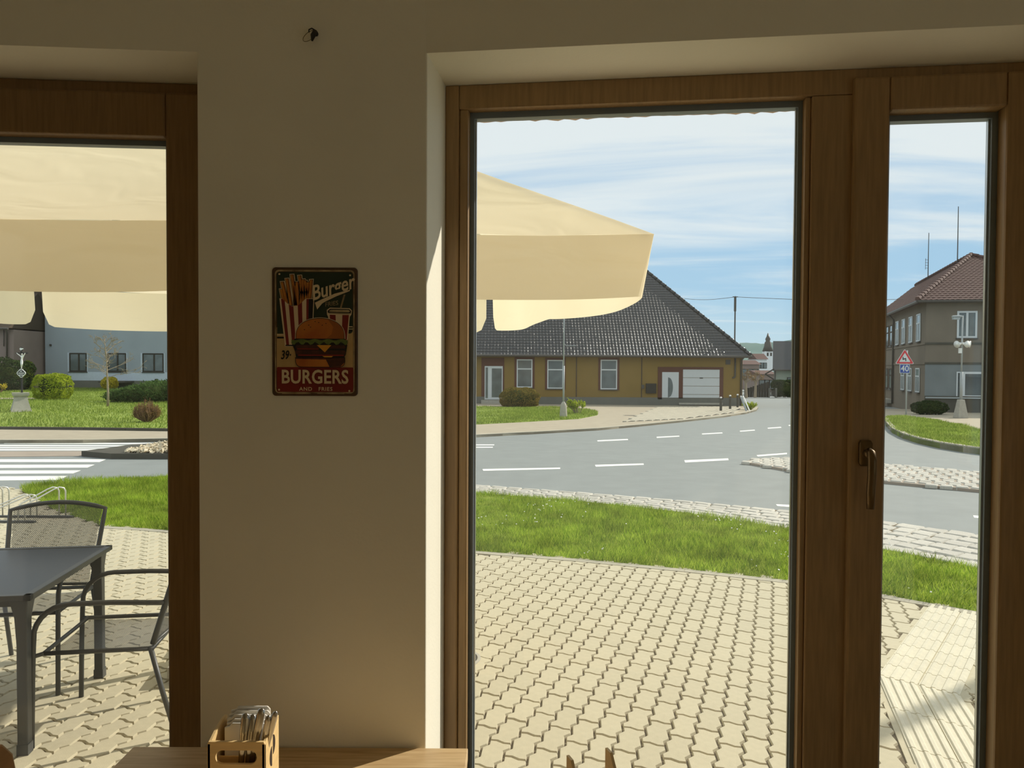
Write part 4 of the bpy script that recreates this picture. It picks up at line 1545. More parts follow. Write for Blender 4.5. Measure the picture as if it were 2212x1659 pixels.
# granite setts: a strip along the road
def sett_mesh(k):
    r = random.Random(100 + k)
    ring0, ring1, ring2 = [], [], []
    for (x, y) in ((-1, -1), (0, -1.03), (1, -1), (1.02, 0), (1, 1), (0, 1.02), (-1, 1), (-1.03, 0)):
        jx, jy = 1 + r.uniform(-0.06, 0.05), 1 + r.uniform(-0.08, 0.06)
        ring0.append((0.5 * x * jx, 0.5 * y * jy, -0.055))
        ring1.append((0.5 * x * jx, 0.5 * y * jy, -0.014))
        ring2.append((0.5 * x * jx * 0.86, 0.5 * y * jy * 0.82, r.uniform(-0.003, 0.004)))
    mb = MB()
    vs = ring0 + ring1 + ring2
    fs = [(i, (i + 1) % 8, 8 + (i + 1) % 8, 8 + i) for i in range(8)] + [(8 + i, 8 + (i + 1) % 8, 16 + (i + 1) % 8, 16 + i) for i in range(8)] + [tuple(range(16, 24))]
    mb.add(vs, fs)
    return mb.mesh('sett', 'granite'), vs, fs


setts = [sett_mesh(k) for k in range(6)]


def lay_setts(parent, places, label_stuff):
    """places: (x, y, z, rz, length, width); the 300 nearest become parts, the rest one part"""
    vis, far = [], []
    for p in sorted(places, key=lambda q: q[1]):
        px, py = proj(p[:3])
        (vis if (len(vis) < 300 and seen(px, py)) else far).append(p)
    L = Vector(parent.location)
    for i, p in enumerate(vis):
        o = link('sett', setts[i % 6][0], parent)
        o.location = Vector(p[:3]) - L
        o.rotation_euler = (random.uniform(-0.03, 0.03), random.uniform(-0.02, 0.02), p[3])
        o.scale = (p[4], p[5], 1)
    if far:
        mb = MB()
        for i, p in enumerate(far):
            _, vs, fs = setts[i % 6]
            c, s = math.cos(p[3]), math.sin(p[3])
            mb.add([(p[0] + c * x * p[4] - s * y * p[5], p[1] + s * x * p[4] + c * y * p[5], p[2] + z) for x, y, z in vs], fs)
        mb.build(label_stuff, 'granite', parent, True, kind='stuff')


strip_ = empty('sett_strip', (0, 9.5, 0), kind='structure')
mb = MB()
for i in range(len(cob_in) - 1):
    bp_ = [Vector((p.x, p.y, zg(p.x, p.y))) for p in (cob_in[i], cob_in[i + 1], cob_out[i + 1], cob_out[i])]
    mb.prism([p - Vector((0, 0, 0.12)) for p in bp_], [p - Vector((0, 0, 0.018)) for p in bp_])
mb.build('bed', 'joint', strip_)


def along(line, s):
    for a, b in zip(line[:-1], line[1:]):
        L = (b - a).length
        if s <= L:
            return a.lerp(b, s / L), (b - a).normalized()
        s -= L
    return None, None


places = []


def on(line, t):
    i = min(int(t), len(line) - 2)
    return line[i].lerp(line[i + 1], t - i)


rows = 6
for r in range(rows):
    t_ = 0.02 * (r % 2)
    while t_ < len(cob_out) - 1.05:
        i = int(t_)
        seg = (cob_out[i + 1] - cob_out[i]).length
        ln = random.uniform(0.19, 0.25) if r else random.uniform(0.24, 0.32)
        tm = min(len(cob_out) - 1.001, t_ + 0.5 * ln / seg)
        f = (r + 0.5) / rows
        c = on(cob_out, tm).lerp(on(cob_in, tm), f)
        e = (on(cob_out, tm + 0.02).lerp(on(cob_in, tm + 0.02), f) - on(cob_out, tm - 0.02).lerp(on(cob_in, tm - 0.02), f)) if tm > 0.03 else cob_out[1] - cob_out[0]
        tdir = e.normalized()
        wv = on(cob_in, tm) - on(cob_out, tm)
        wd = (wv - tdir * wv.dot(tdir)).length / rows
        places.append((c.x, c.y, zg(c.x, c.y) - 0.002, math.atan2(tdir.y, tdir.x) + random.uniform(-0.03, 0.03), ln - 0.026, max(0.05, wd - 0.026)))
        t_ += ln / seg
lay_setts(strip_, places, 'setts_beyond')

# sett-paved island in the road
isl = [G(1604, 997), G(1640, 990), G(1720, 988), G(1896, 1001), G(2127, 1021), G(2300, 1040), G(2300, 1078), G(2127, 1059), G(1896, 1038), G(1720, 1017), G(1650, 1005)]
ci = sum(isl, Vector()) / len(isl)
island = empty('sett_island', (ci.x, ci.y, 0), kind='structure')
mb = MB()
ip = [Vector((p.x, p.y, zg(p.x, p.y))) for p in isl]
mb.prism([p - Vector((0, 0, 0.12)) for p in ip], [p + Vector((0, 0, 0.0)) for p in ip])
mb.build('bed', 'walk_red', island)
places = []
long_d = (isl[5] - isl[0]).normalized()
lat = Vector((-long_d.y, long_d.x, 0))
skew = (lat * 0.8 + long_d * 0.6).normalized()
for i in range(-30, 60):
    for j in range(-14, 15):
        c = ci + long_d * (i * 0.205 + 0.05 * (j % 2)) + skew * (j * 0.26)
        if inside(isl, np.array([c.x]), np.array([c.y]))[0]:
            places.append((c.x, c.y, zg(c.x, c.y) + 0.018, math.atan2(long_d.y, long_d.x) + random.uniform(-0.1, 0.1), 0.168, 0.185))
lay_setts(island, places, 'setts_beyond')

# dashed road lines
road_paint = empty('road_markings', (0, 15, -0.05), kind='structure')


def paint(px_poly):
    mb = MB()
    P = [G(x, y, -0.042) for x, y in px_poly]
    mb.prism([p - Vector((0, 0, 0.004)) for p in P], P)
    mb.build('road_line', 'paint', road_paint)


for q in ([(1042, 1013), (1210, 1010), (1210, 1013), (1044, 1017)], [(1285, 1004), (1390, 1001), (1391, 1004), (1287, 1008)],
          [(1478, 994), (1573, 990), (1574, 994), (1480, 999)], [(1634, 983), (1700, 978), (1700, 981), (1637, 986)],
          [(1290, 951), (1356, 948), (1357, 950.5), (1291, 953.5)], [(1418, 943.5), (1467, 941), (1468, 943), (1419, 946)],
          [(1516, 936.5), (1560, 934), (1561, 936), (1517, 938.5)], [(1598, 930.5), (1630, 928), (1631, 930), (1599, 932.5)],
          [(1658, 924), (1687, 922), (1688, 924), (1659, 926)], [(1703, 918), (1722, 916.5), (1722, 918.5), (1704, 920)],
          [(1018, 960), (1068, 960), (1067, 962), (1018, 962)], [(1018, 965), (1065, 965), (1064, 967), (1018, 967)],
          [(1676, 1089), (1716, 1091), (1716, 1096), (1679, 1093)], [(2102, 1113), (2125, 1115), (2125, 1120), (2104, 1118)]):
    paint(q)
for q in ([(-40, 992), (229, 992), (214, 998), (-40, 998)], [(-40, 1004), (204, 1003.5), (188, 1010), (-40, 1011)],
          [(-40, 1016.5), (174, 1016), (157, 1022.5), (-40, 1023.5)], [(-40, 1029), (145, 1028), (128, 1036.5), (-40, 1038)],
          [(12, 955.3), (328, 957), (322, 959.4), (8, 958.2)], [(-40, 961), (312, 962), (303, 964.4), (-40, 963.8)],
          [(-40, 965.6), (286, 966.6), (278, 968.6), (-40, 968)], [(-40, 970), (265, 970), (255, 972.8), (-40, 973)]):
    paint(q)

# crossing refuge on the left: worn path, kerbed gravel tip
mb = MB()
P = [G(-60, 987, -0.038), G(170, 985, -0.038), G(235, 974, -0.038), G(-60, 975, -0.038)]
mb.prism([p - Vector((0, 0, 0.01)) for p in P], P)
o = mb.build('refuge_path', 'walk_red')
o['kind'] = 'structure'
ref = empty('gravel_refuge', G(330, 975), kind='structure')
rp = [G(176, 981), G(240, 986.5), G(362, 987), G(520, 988), G(520, 963), G(362, 962), G(285, 966), G(230, 974)]
mb = MB()
rp0 = [Vector((p.x, p.y, zg(p.x, p.y))) for p in rp]
mb.prism([p - Vector((0, 0, 0.1)) for p in rp0], [p + Vector((0, 0, 0.06)) for p in rp0])
mb.build('kerb_ring', 'dark_base', ref)  # dark material puts the kerb's shade into its colour
rc = sum(rp0, Vector()) / len(rp0)
P = []
while len(P) < 2500:
    a, b = rng.uniform(min(p.x for p in rp0), max(p.x for p in rp0)), rng.uniform(min(p.y for p in rp0), max(p.y for p in rp0))
    q = [rc + (p - rc) * 0.86 for p in rp0]
    if inside(q, np.array([a]), np.array([b]))[0] and a > q[0].x + 0.8:
        P.append((a, b, zg(a, b) + 0.07 + rng.uniform(0, 0.05)))
V, Fc = leaf_cloud(np.array(P) - np.array(ref.location), np.tile([0, -0.3, 1.0], (len(P), 1)), 0.05, 0.8, 0.8)
np_mesh('gravel', V, Fc, 'gravel', ref, 'stuff')

# far pavements, kerbs and lawns
walk_l = empty('sidewalk_left', G(180, 942), kind='structure')
wl_front = [G(-200, 954), G(0, 953.5), G(180, 953), G(362, 950), G(440, 948)]
wl_back = [G(440, 934), G(362, 934), G(180, 931.5), G(0, 930), G(-200, 928)]
P = [Vector((p.x, p.y, zg(p.x, p.y))) for p in wl_front + wl_back]
mb = MB()
mb.prism([p - Vector((0, 0, 0.1)) for p in P], [p + Vector((0, 0, 0.03)) for p in P])
mb.build('slab', 'walk', walk_l)
kerb(walk_l, wl_front, 0.15, -0.08, 0.036, 1.2)
kerb(walk_l, wl_back[::-1], 0.08, -0.08, 0.10, 1.2, m_='dark_base')

lawn_l = empty('lawn_left', G(180, 900), kind='structure')
P = [G(-200, 927), G(0, 929.5), G(180, 931), G(362, 933.5), G(440, 933.5), G(440, 838), G(180, 838), G(-200, 838)]
P = [Vector((p.x, p.y, zg(p.x, p.y))) for p in P]
mb = MB()
mb.prism([p - Vector((0, 0, 0.1)) for p in P], [p + Vector((0, 0, 0.05)) for p in P])
mb.build('turf', 'soil_far', lawn_l)
grass_blades('grass', P, 60000, 0.10, 0.014, 'grass_far', lawn_l, 0.05, 0.8, 0.5)

walk_r = empty('sidewalk_right', G(1350, 900), kind='structure')
wr_front = [G(900, 946), G(1018, 942), G(1150, 935), G(1290, 927), G(1380, 919), G(1470, 910), G(1560, 900), G(1612, 892), G(1634, 886), G(1638, 880)]
wr_back = [G(1622, 875), G(1607, 874), G(1300, 871), G(900, 871)]
P = [Vector((p.x, p.y, zg(p.x, p.y))) for p in wr_front + wr_back]
mb = MB()
mb.prism([p - Vector((0, 0, 0.12)) for p in P], [p + Vector((0, 0, 0.02)) for p in P])
mb.build('slab', 'walk', walk_r)
kerb(walk_r, wr_front, 0.18, -0.09, 0.035, 1.5)
# paved drive with rows of blocks
dr = [G(1345, 913), G(1470, 906.5), G(1585, 893), G(1600, 884), G(1590, 880), G(1420, 880.5)]
mb = MB()
P = [Vector((p.x, p.y, zg(p.x, p.y) + 0.03)) for p in dr]
mb.prism([p - Vector((0, 0, 0.05)) for p in P], P)
mb.build('drive_bed', 'dark_base', walk_r)
rows_mb = MB()
a0, a1 = G(1345, 913), G(1600, 884)
ddir = (G(1560, 881) - G(1490, 905)).normalized()
dside = Vector((ddir.y, -ddir.x, 0))
for i in range(-60, 60):
    for j in range(-30, 30):
        c = G(1480, 896) + dside * (i * 0.24) + ddir * (j * 0.42)
        if inside(dr, np.array([c.x]), np.array([c.y]))[0]:
            z = zg(c.x, c.y) + 0.02
            v4 = [c + dside * sx * 0.095 + ddir * sy * 0.205 for sx, sy in ((-1, -1), (1, -1), (1, 1), (-1, 1))]
            v5 = [c + dside * sx * 0.072 + ddir * sy * 0.19 for sx, sy in ((-1, -1), (1, -1), (1, 1), (-1, 1))]
            rows_mb.add([(p.x, p.y, z) for p in v4] + [(p.x, p.y, z + 0.035) for p in v5], [(4, 5, 6, 7), (0, 1, 5, 4), (1, 2, 6, 5), (2, 3, 7, 6), (3, 0, 4, 7)])
rows_mb.build('drive_blocks', 'kerb', walk_r, True, kind='stuff')

lawn_r = empty('lawn_right', G(1150, 900), kind='structure')
P = [G(900, 924), G(1018, 920), G(1150, 913), G(1250, 907), G(1290, 899), G(1292, 893), G(1272, 887), G(1235, 882.5), G(1100, 880), G(900, 880)]
P = [Vector((p.x, p.y, zg(p.x, p.y))) for p in P]
mb = MB()
mb.prism([p - Vector((0, 0, 0.1)) for p in P], [p + Vector((0, 0, 0.045)) for p in P])
mb.build('turf', 'soil_far', lawn_r)
grass_blades('grass', P, 26000, 0.11, 0.018, 'grass_far', lawn_r, 0.045, 0.8, 0.4)

gi = empty('grass_island', G(2020, 940), kind='structure')
gi_front = [G(1911, 908), G(1914, 918), G(1927, 932), G(1950, 944), G(1985, 955), G(2030, 965), G(2080, 973), G(2127, 979), G(2320, 1000)]
gi_back = [G(2320, 968), G(2127, 937), G(2070, 923), G(2015, 912), G(1960, 904.5), G(1920, 904)]
P = [Vector((p.x, p.y, zg(p.x, p.y))) for p in gi_front + gi_back]
mb = MB()
mb.prism([p - Vector((0, 0, 0.1)) for p in P], [p + Vector((0, 0, 0.09)) for p in P])
mb.build('turf', 'soil_far', gi)
grass_blades('grass', P, 18000, 0.09, 0.014, 'grass_far', gi, 0.09, 0.8, 0.6)
kerb(gi, gi_front, 0.14, -0.09, 0.12, 1.2)
P = [G(2320, 968), G(2127, 937), G(2070, 923), G(2015, 912), G(1960, 904.5), G(1920, 904), G(1911, 907), G(1895, 905), G(1885, 895), G(1880, 884), G(2320, 890)]
P = [Vector((p.x, p.y, zg(p.x, p.y))) for p in P]
mb = MB()
mb.prism([p - Vector((0, 0, 0.1)) for p in P], [p + Vector((0, 0, 0.04)) for p in P])
o = mb.build('sidewalk_corner', 'walk')
o['kind'] = 'structure'

# ------------------------------------------------------------------ PARASOL
NL, NR = Vector((-2.73, 2.61, 0)), Vector((0.60, 3.16, 0))
FL, FR = Vector((-3.50, 5.45, 0)), Vector((-0.17, 6.00, 0))
EZ, AZT = 2.317, 3.39
pc = Vector((-1.55, 4.48, 0))
par = empty('parasol', (pc.x, pc.y, 0), 0, 'large square cream canvas parasol with a hanging valance over the terrace table', 'parasol')
apex = Vector((pc.x, pc.y, AZT))


def sag(t):
    """an edge hangs a little between corner and mid rib"""
    return -0.030 * abs(math.sin(2 * PI * t))


def edge_pt(a, b, t, z=EZ):
    p = a.lerp(b, t)
    return Vector((p.x, p.y, z + sag(t)))


sides = [(NL, NR), (NR, FR), (FR, FL), (FL, NL)]
mb = MB()
nU, nV = 36, 14
for a, b in sides:
    vs, fs = [], []
    for j in range(nV + 1):
        f = j / nV
        for i in range(nU + 1):
            t_ = i / nU
            e = edge_pt(a, b, t_)
            p = e.lerp(apex, f)
            # panels bow down between ribs
            bow = -0.05 * abs(math.sin(2 * PI * t_)) * math.sin(PI * f) * (1 - f)
            wr = 0.006 * noise.noise(Vector((p.x * 3, p.y * 3, 2))) * (1 - f)
            vs.append(p + Vector((0, 0, bow + wr)))
    for j in range(nV):
        for i in range(nU):
            q = j * (nU + 1) + i
            fs.append((q, q + 1, q + nU + 2, q + nU + 1))
    mb.add(vs, fs)
me_c = mb.mesh('canopy', 'canvas', par.location, True)
canopy = link('canopy', me_c, par)


def valance(a, b, t0, t1, drop, gap0=0.0, gap1=0.0, name='valance'):
    """one flap of hanging cloth from the canopy edge, its lower corners rounded"""
    mb = MB()
    n, k = 44, 6
    out = Vector((b.y - a.y, a.x - b.x, 0)).normalized()
    vs, fs = [], []
    for i in range(n + 1):
        s = i / n
        t_ = t0 + (t1 - t0) * s
        top = edge_pt(a, b, t_)
        e = 1.0
        edge = min(s / 0.05 if gap0 else 9, (1 - s) / 0.05 if gap1 else 9)
        if edge < 1:
            e = 0.62 + 0.38 * math.sqrt(max(0, 1 - (1 - edge) ** 2))
        for j in range(k + 1):
            f = j / k
            fl = 0.020 * f * math.sin(9 * t_ + 2 * a.x) + 0.012 * f * math.sin(23 * t_ + a.y)
            near = max(0.0, 1 - (top - Vector((NR.x, NR.y, EZ))).length / 0.45)
            pull = (NL - NR).normalized() * (0.06 * f * near * near)
            vs.append(top + out * (fl * (1 - near) + 0.01 * f) + pull + Vector((0, 0, -drop * e * f)))
    for i in range(n):
        for j in range(k):
            q = i * (k + 1) + j
            fs.append((q, q + 1, q + k + 2, q + k + 1))
    mb.add(vs, fs)
    o = link(name, mb.mesh(name, 'canvas', par.location, True), par)
    return o


valance(NL, NR, 0.0, 0.5, 0.268)
valance(NL, NR, 0.5, 1.0, 0.268)
valance(NR, FR, 0.0, 0.985, 0.272, 0, 1)
valance(FR, FL, 0.012, 0.5, 0.285, 1, 0)
valance(FR, FL, 0.5, 0.988, 0.285, 0, 1)
valance(FL, NL, 0.012, 1.0, 0.272, 1, 0)
for p in (NL, NR, FL, FR, (NL + NR) / 2, (NR + FR) / 2, (FR + FL) / 2, (FL + NL) / 2):
    mb = MB()
    e = Vector((p.x, p.y, EZ - 0.02))
    mb.bar(e.lerp(apex, 0.01), apex - Vector((0, 0, 0.05)), 0.018, 0.026)
    mb.build('rib', 'galv', par)
mb = MB()
mb.tube([(pc.x, pc.y, 0.05), (pc.x, pc.y, AZT + 0.05)], 0.03, 16)
mb.build('pole', 'galv', par, smooth=True)
mb = MB()
mb.lathe([(0.34, 0.0), (0.20, 0.10), (0.0, 0.18)], 8, (pc.x, pc.y, AZT - 0.04))
mb.build('vent_cap', 'canvas', par)
base = empty('base', (0, 0, 0), R_(10), 'grey concrete slabs on a steel cross')
base.parent = par
for sx in (-1, 1):
    for sy in (-1, 1):
        mb = MB()
        mb.box(sx * 0.21 - 0.195, sx * 0.21 + 0.195, sy * 0.21 - 0.195, sy * 0.21 + 0.195, 0.035, 0.095)
        mb.build('slab', 'concrete', base, False, bevel=0.004)
mb = MB()
mb.box(-0.42, 0.42, -0.03, 0.03, 0.004, 0.035)
mb.box(-0.03, 0.03, -0.42, 0.42, 0.004, 0.035)
mb.build('cross', 'galv', base, False)

# ------------------------------------------------------------------ GARDEN TABLE AND CHAIRS
OT = 0.73
c_nr, c_fr = atz(65, 1286, OT), atz(243, 1177, OT)
rdir = (c_fr - c_nr).normalized()
ldir = Vector((-rdir.y, rdir.x, 0))
Wt, Lt = (c_fr - c_nr).length, 1.50
gt = empty('garden_table', (c_nr + rdir * Wt / 2 + ldir * Lt / 2).xy.to_3d(), math.atan2(-ldir.y, -ldir.x), 'anthracite garden table with a dark glass top under the parasol', 'table')
hw, hl = Wt / 2, Lt / 2                                   # local x: along the long side, +x = right end
mb = MB()
mb.box(-hl + 0.03, hl - 0.03, -hw + 0.03, hw - 0.03, OT - 0.010, OT - 0.003)
mb.build('glass_top', 'glass_black', gt, False)
mb = MB()
for a in ((-hl, hl, -hw, -hw + 0.032), (-hl, hl, hw - 0.032, hw), (-hl, -hl + 0.032, -hw, hw), (hl - 0.032, hl, -hw, hw)):
    mb.box(*a, OT - 0.026, OT)
mb.build('rim', 'anthracite', gt, False, bevel=0.003)
mb = MB()
mb.box(-hl + 0.07, hl - 0.07, -hw + 0.06, -hw + 0.085, OT - 0.066, OT - 0.026)
mb.box(-hl + 0.07, hl - 0.07, hw - 0.085, hw - 0.06, OT - 0.066, OT - 0.026)
mb.box(-hl + 0.06, -hl + 0.085, -hw + 0.06, hw - 0.06, OT - 0.066, OT - 0.026)
mb.box(hl - 0.085, hl - 0.06, -hw + 0.06, hw - 0.06, OT - 0.066, OT - 0.026)
mb.build('apron', 'anthracite', gt, False)
for sx in (-1, 1):
    for sy in (-1, 1):
        mb = MB()
        cx, cy = sx * (hl - 0.052), sy * (hw - 0.052)
        secs = [(0.0, 0.022, 0.0), (0.05, 0.022, 0.0), (0.30, 0.022, 0.0), (0.50, 0.022, 0.0), (0.62, 0.026, 0.010), (OT - 0.03, 0.038, 0.020)]
        rings = []
        for z, w, o_ in secs:
            rings.append([(cx - sx * o_ * 0.4 + a * w, cy - sy * o_ * 0.4 + b * w, z) for a, b in ((-1, -1), (1, -1), (1, 1), (-1, 1))])
        vs = [q for rg in rings for q in rg]
        fs = [(3, 2, 1, 0), tuple(len(vs) - 4 + i for i in range(4))]
        for i in range(len(rings) - 1):
            for k in range(4):
                fs.append((i * 4 + k, i * 4 + (k + 1) % 4, i * 4 + 4 + (k + 1) % 4, i * 4 + 4 + k))
        mb.add(vs, fs)
        lg = mb.build('leg', 'anthracite', gt, False, bevel=0.004)
        fb = MB()
        fb.box(cx - 0.024, cx + 0.024, cy - 0.024, cy + 0.024, 0.001, 0.05)
        fb.build('foot_cap', 'anthracite', lg, False)


def lattice(S_, pu, pv_, nu, nv, w, th):
    """diamond mesh over a surface S_(u,v), u,v in 0..1; nu, nv = strands each way across"""
    V, Fc = [], []
    n = 40

    def strand(f):
        o = len(V)
        pts = [f(i / n) for i in range(n + 1)]
        pts = [p for p in pts if -1e-6 <= p[0] <= 1 + 1e-6 and -1e-6 <= p[1] <= 1 + 1e-6]
        if len(pts) < 2:
            return
        for u, v in pts:
            a, b = f.side
            p0, p1 = S_(min(1, max(0, u - a)), min(1, max(0, v - b))), S_(min(1, max(0, u + a)), min(1, max(0, v + b)))
            V.append(p0)
            V.append(p1)
        for i in range(len(pts) - 1):
            Fc.append((o + 2 * i, o + 2 * i + 1, o + 2 * i + 3, o + 2 * i + 2))
    tot = nu
    for s in (1, -1):
        for k in range(-nu, 2 * nu):
            c = k / nu

            def f(t, c=c, s=s):
                v = t
                u = c + s * (t - 0.5) * pv_ / pu * 1.0
                return (u, v)
            f.side = (w / pu, 0.0)
            strand(f)
    return V, Fc


def make_chair():
    """metal garden armchair, facing local -y; mesh seat and back"""
    t = empty('garden_chair', (0, 0, 0), 0, '', 'chair', 'anthracite garden chairs')
    hw = 0.265
    SZ = 0.425

    def seat(u, v):
        x = -0.235 + 0.47 * u
        y = -0.235 + 0.45 * v
        return Vector((x, y, SZ - 0.006 - 0.012 * math.sin(PI * u) - 0.010 * v))

    def back(u, v):
        wv = 0.225 + 0.03 * v
        x = -wv + 2 * wv * u
        crown = 0.035 * (1 - (2 * u - 1) ** 2) * v
        return Vector((x, 0.225 + 0.135 * v + 0.02 * math.sin(PI * u), SZ + 0.02 + 0.425 * v + crown))
    for nm, S_, pu, pv_ in (('seat', seat, 0.47, 0.45), ('backrest', back, 0.5, 0.44)):
        V, Fc = lattice(S_, pu, pv_, 52, 52, 0.0019, 0)
        np_mesh(nm, [tuple(p) for p in V], Fc, 'anthracite', t)
    # seat frame and back frame
    mb = MB()
    mb.tube([(-0.245, -0.245, SZ), (0.245, -0.245, SZ), (0.245, 0.225, SZ), (-0.245, 0.225, SZ)], 0.011, 8, closed=True)
    mb.build('seat_frame', 'anthracite', t, False, smooth=True)
    mb = MB()
    n = 12
    path = [back(0, i / 6) + Vector((-0.012, 0, 0)) for i in range(7)] + [back(i / n, 1) + Vector((0, 0, 0.004)) for i in range(1, n)] + [back(1, 1 - i / 6) + Vector((0.012, 0, 0)) for i in range(7)]
    mb.tube(path, 0.0135, 8)
    mb.tube([back(0, 0.0), back(0.5, 0.0), back(1, 0.0)], 0.009, 8)
    mb.build('back_frame', 'anthracite', t, False, smooth=True)
    for s in (-1, 1):
        # front leg sweeps up into the arm rest and runs back to the upright
        mb = MB()
        x = s * hw
        arm = [(x, -0.29, 0.0), (x, -0.285, 0.30), (x, -0.28, 0.46)]
        for i in range(1, 8):
            a = PI / 2 * i / 7
            arm.append((x, -0.28 + 0.16 * (1 - math.cos(a)), 0.50 + 0.155 * math.sin(a)))
        arm += [(x, 0.05, 0.655), (x, 0.27, 0.645)]
        arm.append((s * 0.245, 0.285, 0.642))
        mb.tube(arm, 0.0125, 8)
        lg = mb.build('leg', 'anthracite', t, False, smooth=True)
        mb = MB()
        mb.tube([(s * 0.245, 0.215, SZ + 0.01), (s * 0.25, 0.27, 0.22), (s * 0.258, 0.335, 0.0)], 0.0125, 8)
        mb.build('leg', 'anthracite', t, False, smooth=True)
        mb = MB()
        mb.tube([(x, -0.28, SZ - 0.005), (s * 0.245, -0.245, SZ)], 0.010, 8)
        mb.build('bracket', 'anthracite', t, False)
    return t


# chair B, beside the table facing left; chair A behind the table facing the building
nf, ff, nb_ = G(73, 1613), G(172, 1508), G(362, 1594)
mid_f = (nf + ff) / 2
fdir = (nf - nb_).normalized()
cB = mid_f - fdir * 0.29
chB = make_chair()
chB.location = (cB.x, cB.y, 0)
chB.rotation_euler = (0, 0, math.atan2(fdir.y, fdir.x) + PI / 2)
chB['label'] = 'anthracite mesh garden armchair turned sideways at the right end of the garden table'
chA = copy_tree(chB)
bt0, bt1 = atz(24, 1102, 0.87), atz(226, 1094, 0.88)
bm_ = (bt0 + bt1) / 2
bdir = (bt1 - bt0).normalized()
fd = Vector((bdir.y, -bdir.x, 0))
cA = bm_ + fd * 0.36
chA.location = (cA.x, cA.y, 0)
chA.rotation_euler = (0, 0, math.atan2(fd.y, fd.x) + PI / 2)
chA['label'] = 'anthracite mesh garden armchair pushed in behind the garden table, its back to the road'

# bike rack --------------------------------------------------------
br = G(110, 1118)
rack = empty('bike_rack', br, 0, 'galvanised tube bike rack with slanted wheel hoops standing on the paving by the road', 'bike rack')
for (px, top, low) in ((142, 1051, 0), (80, 1067, 1), (20, 1050, 0), (-42, 1067, 1)):
    for dxp in (0, -14):
        b = G(px + dxp, 1116)
        H_ = at(px, top, b.y).z
        fr_ = Vector((b.x - 0.285, b.y - 0.28, 0))
        hl_ = 0.165 if not low else 0.11
        mb = MB()
        path = [(b.x, b.y, 0.0), (b.x, b.y, H_ - 0.05), (b.x - 0.012, b.y - 0.01, H_ - 0.015), (b.x - 0.045, b.y - 0.04, H_), (b.x - 0.085, b.y - 0.075, H_ - 0.02),
                (fr_.x + 0.02, fr_.y + 0.02, hl_ + 0.03), (fr_.x, fr_.y, hl_ - 0.01), (fr_.x, fr_.y, 0.0)]
        mb.tube(path, 0.0085, 8)
        mb.build('wheel_hoop', 'galv', rack, True, smooth=True)
for yy in (0.0, -0.28):
    mb = MB()
    mb.bar((br.x - 1.4, br.y + yy, 0.012), (br.x + (0.25 if yy == 0 else 0.0), br.y + yy, 0.012), 0.04, 0.02)
    mb.build('base_rail', 'anthracite', rack)

# unseen pole added past the right edge of view: its shadow crosses the paving
sp0, sp1 = G(1886, 1612), G(2113, 1467)
sdir = (sp1 - sp0).normalized()
sh_ = Vector((math.sin(SUN_AZ), math.cos(SUN_AZ), 0))
sb = (sp0 + sp1) / 2 + sh_ * 6.6
sb.z = zg(sb.x, sb.y)
ph_ = ((sp1 - sp0).length / 2 + 0.25 + 6.6) * math.tan(SUN_EL)
fp = empty('shadow_pole', (sb.x, sb.y, sb.z), 0, 'tall grey pole added out of view beyond the right window, throwing a band of shadow', 'pole')
mb = MB()
mb.tube([(sb.x, sb.y, sb.z - 0.05), (sb.x, sb.y, ph_)], [0.075, 0.06], 16)
mb.build('shaft', 'lamp_grey', fp, smooth=True)
mb = MB()
mb.lathe([(0.13, 0.0), (0.13, 0.02), (0.07, 0.06)], 16, (sb.x, sb.y, sb.z))
mb.build('foot_plate', 'lamp_grey', fp)

# ------------------------------------------------------------------ FAR SIDE OF THE ROAD: helpers
def roof_tiles(name, parent, P0, u, v, vlen, umin, umax, tw, th, wave, m_, step=6, lift=0.03):
    """courses of waved tiles on a roof plane; P0 origin at the eave, u along it, v up the slope; umin/umax give the edges at each height"""
    n = u.cross(v).normalized()
    if n.z < 0:
        n = -n
    V, Fc = [], []
    rows = int(vlen / th)
    for r in range(rows):
        va, vb = r * th, (r + 1) * th * 1.0 + 0.02
        vm = (va + vb) / 2
        u0, u1 = umin(vm), umax(vm)
        if u1 - u0 < tw * 0.5:
            continue
        k0, k1 = math.floor(u0 / tw), math.ceil(u1 / tw)
        o = len(V)
        xs = []
        for k in range(k0, k1):
            for s in range(step):
                ph = (0, 0.3, 0.55, 0.72, 0.795)[s * 5 // step]
                x = (k + ph) * tw
                if u0 <= x <= u1:
                    xs.append((x, ph))
        for x, ph in xs:
            h = wave * np.interp(ph, (0, 0.3, 0.55, 0.72, 0.795, 1.0), (0, 0.45, 0.85, 1.0, 0.0, 0.0))
            pa = P0 + u * x + v * (va - 0.01) + n * (h + lift + 0.012 * random.random() * 0.2)
            pb = P0 + u * x + v * vb + n * (h * 0.98 + 0.002)
            pd = P0 + u * x + v * (va - 0.01) + n * (h - 0.02)
            V += [pd, pa, pb]
        for i in range(len(xs) - 1):
            q = o + 3 * i
            Fc.append((q, q + 3, q + 4, q + 1))
            Fc.append((q + 1, q + 4, q + 5, q + 2))
    off = Vector((0, 0, 0))
    p = parent
    while p is not None:
        off += Vector(p.location)
        p = p.parent
    o = np_mesh(name, [tuple(q - off) for q in V], Fc, m_, parent, 'stuff')
    o.data.shade_flat()
    return o


class Face:
    """a vertical facade: local (s along, z up, d outward)"""
    def __init__(self, o, e, n):
        self.o, self.e, self.n = Vector(o), Vector(e), Vector(n)

    def __call__(self, p):
        return self.o + self.e * p[0] + self.n * p[1] + Vector((0, 0, p[2]))

    def pix(self, px, py):
        """facade coordinates of a picture point"""
        d = ray(px, py)
        t = (self.o - EYE).dot(self.n) / d.dot(self.n)
        p = EYE + d * t - self.o
        return p.dot(self.e), p.z


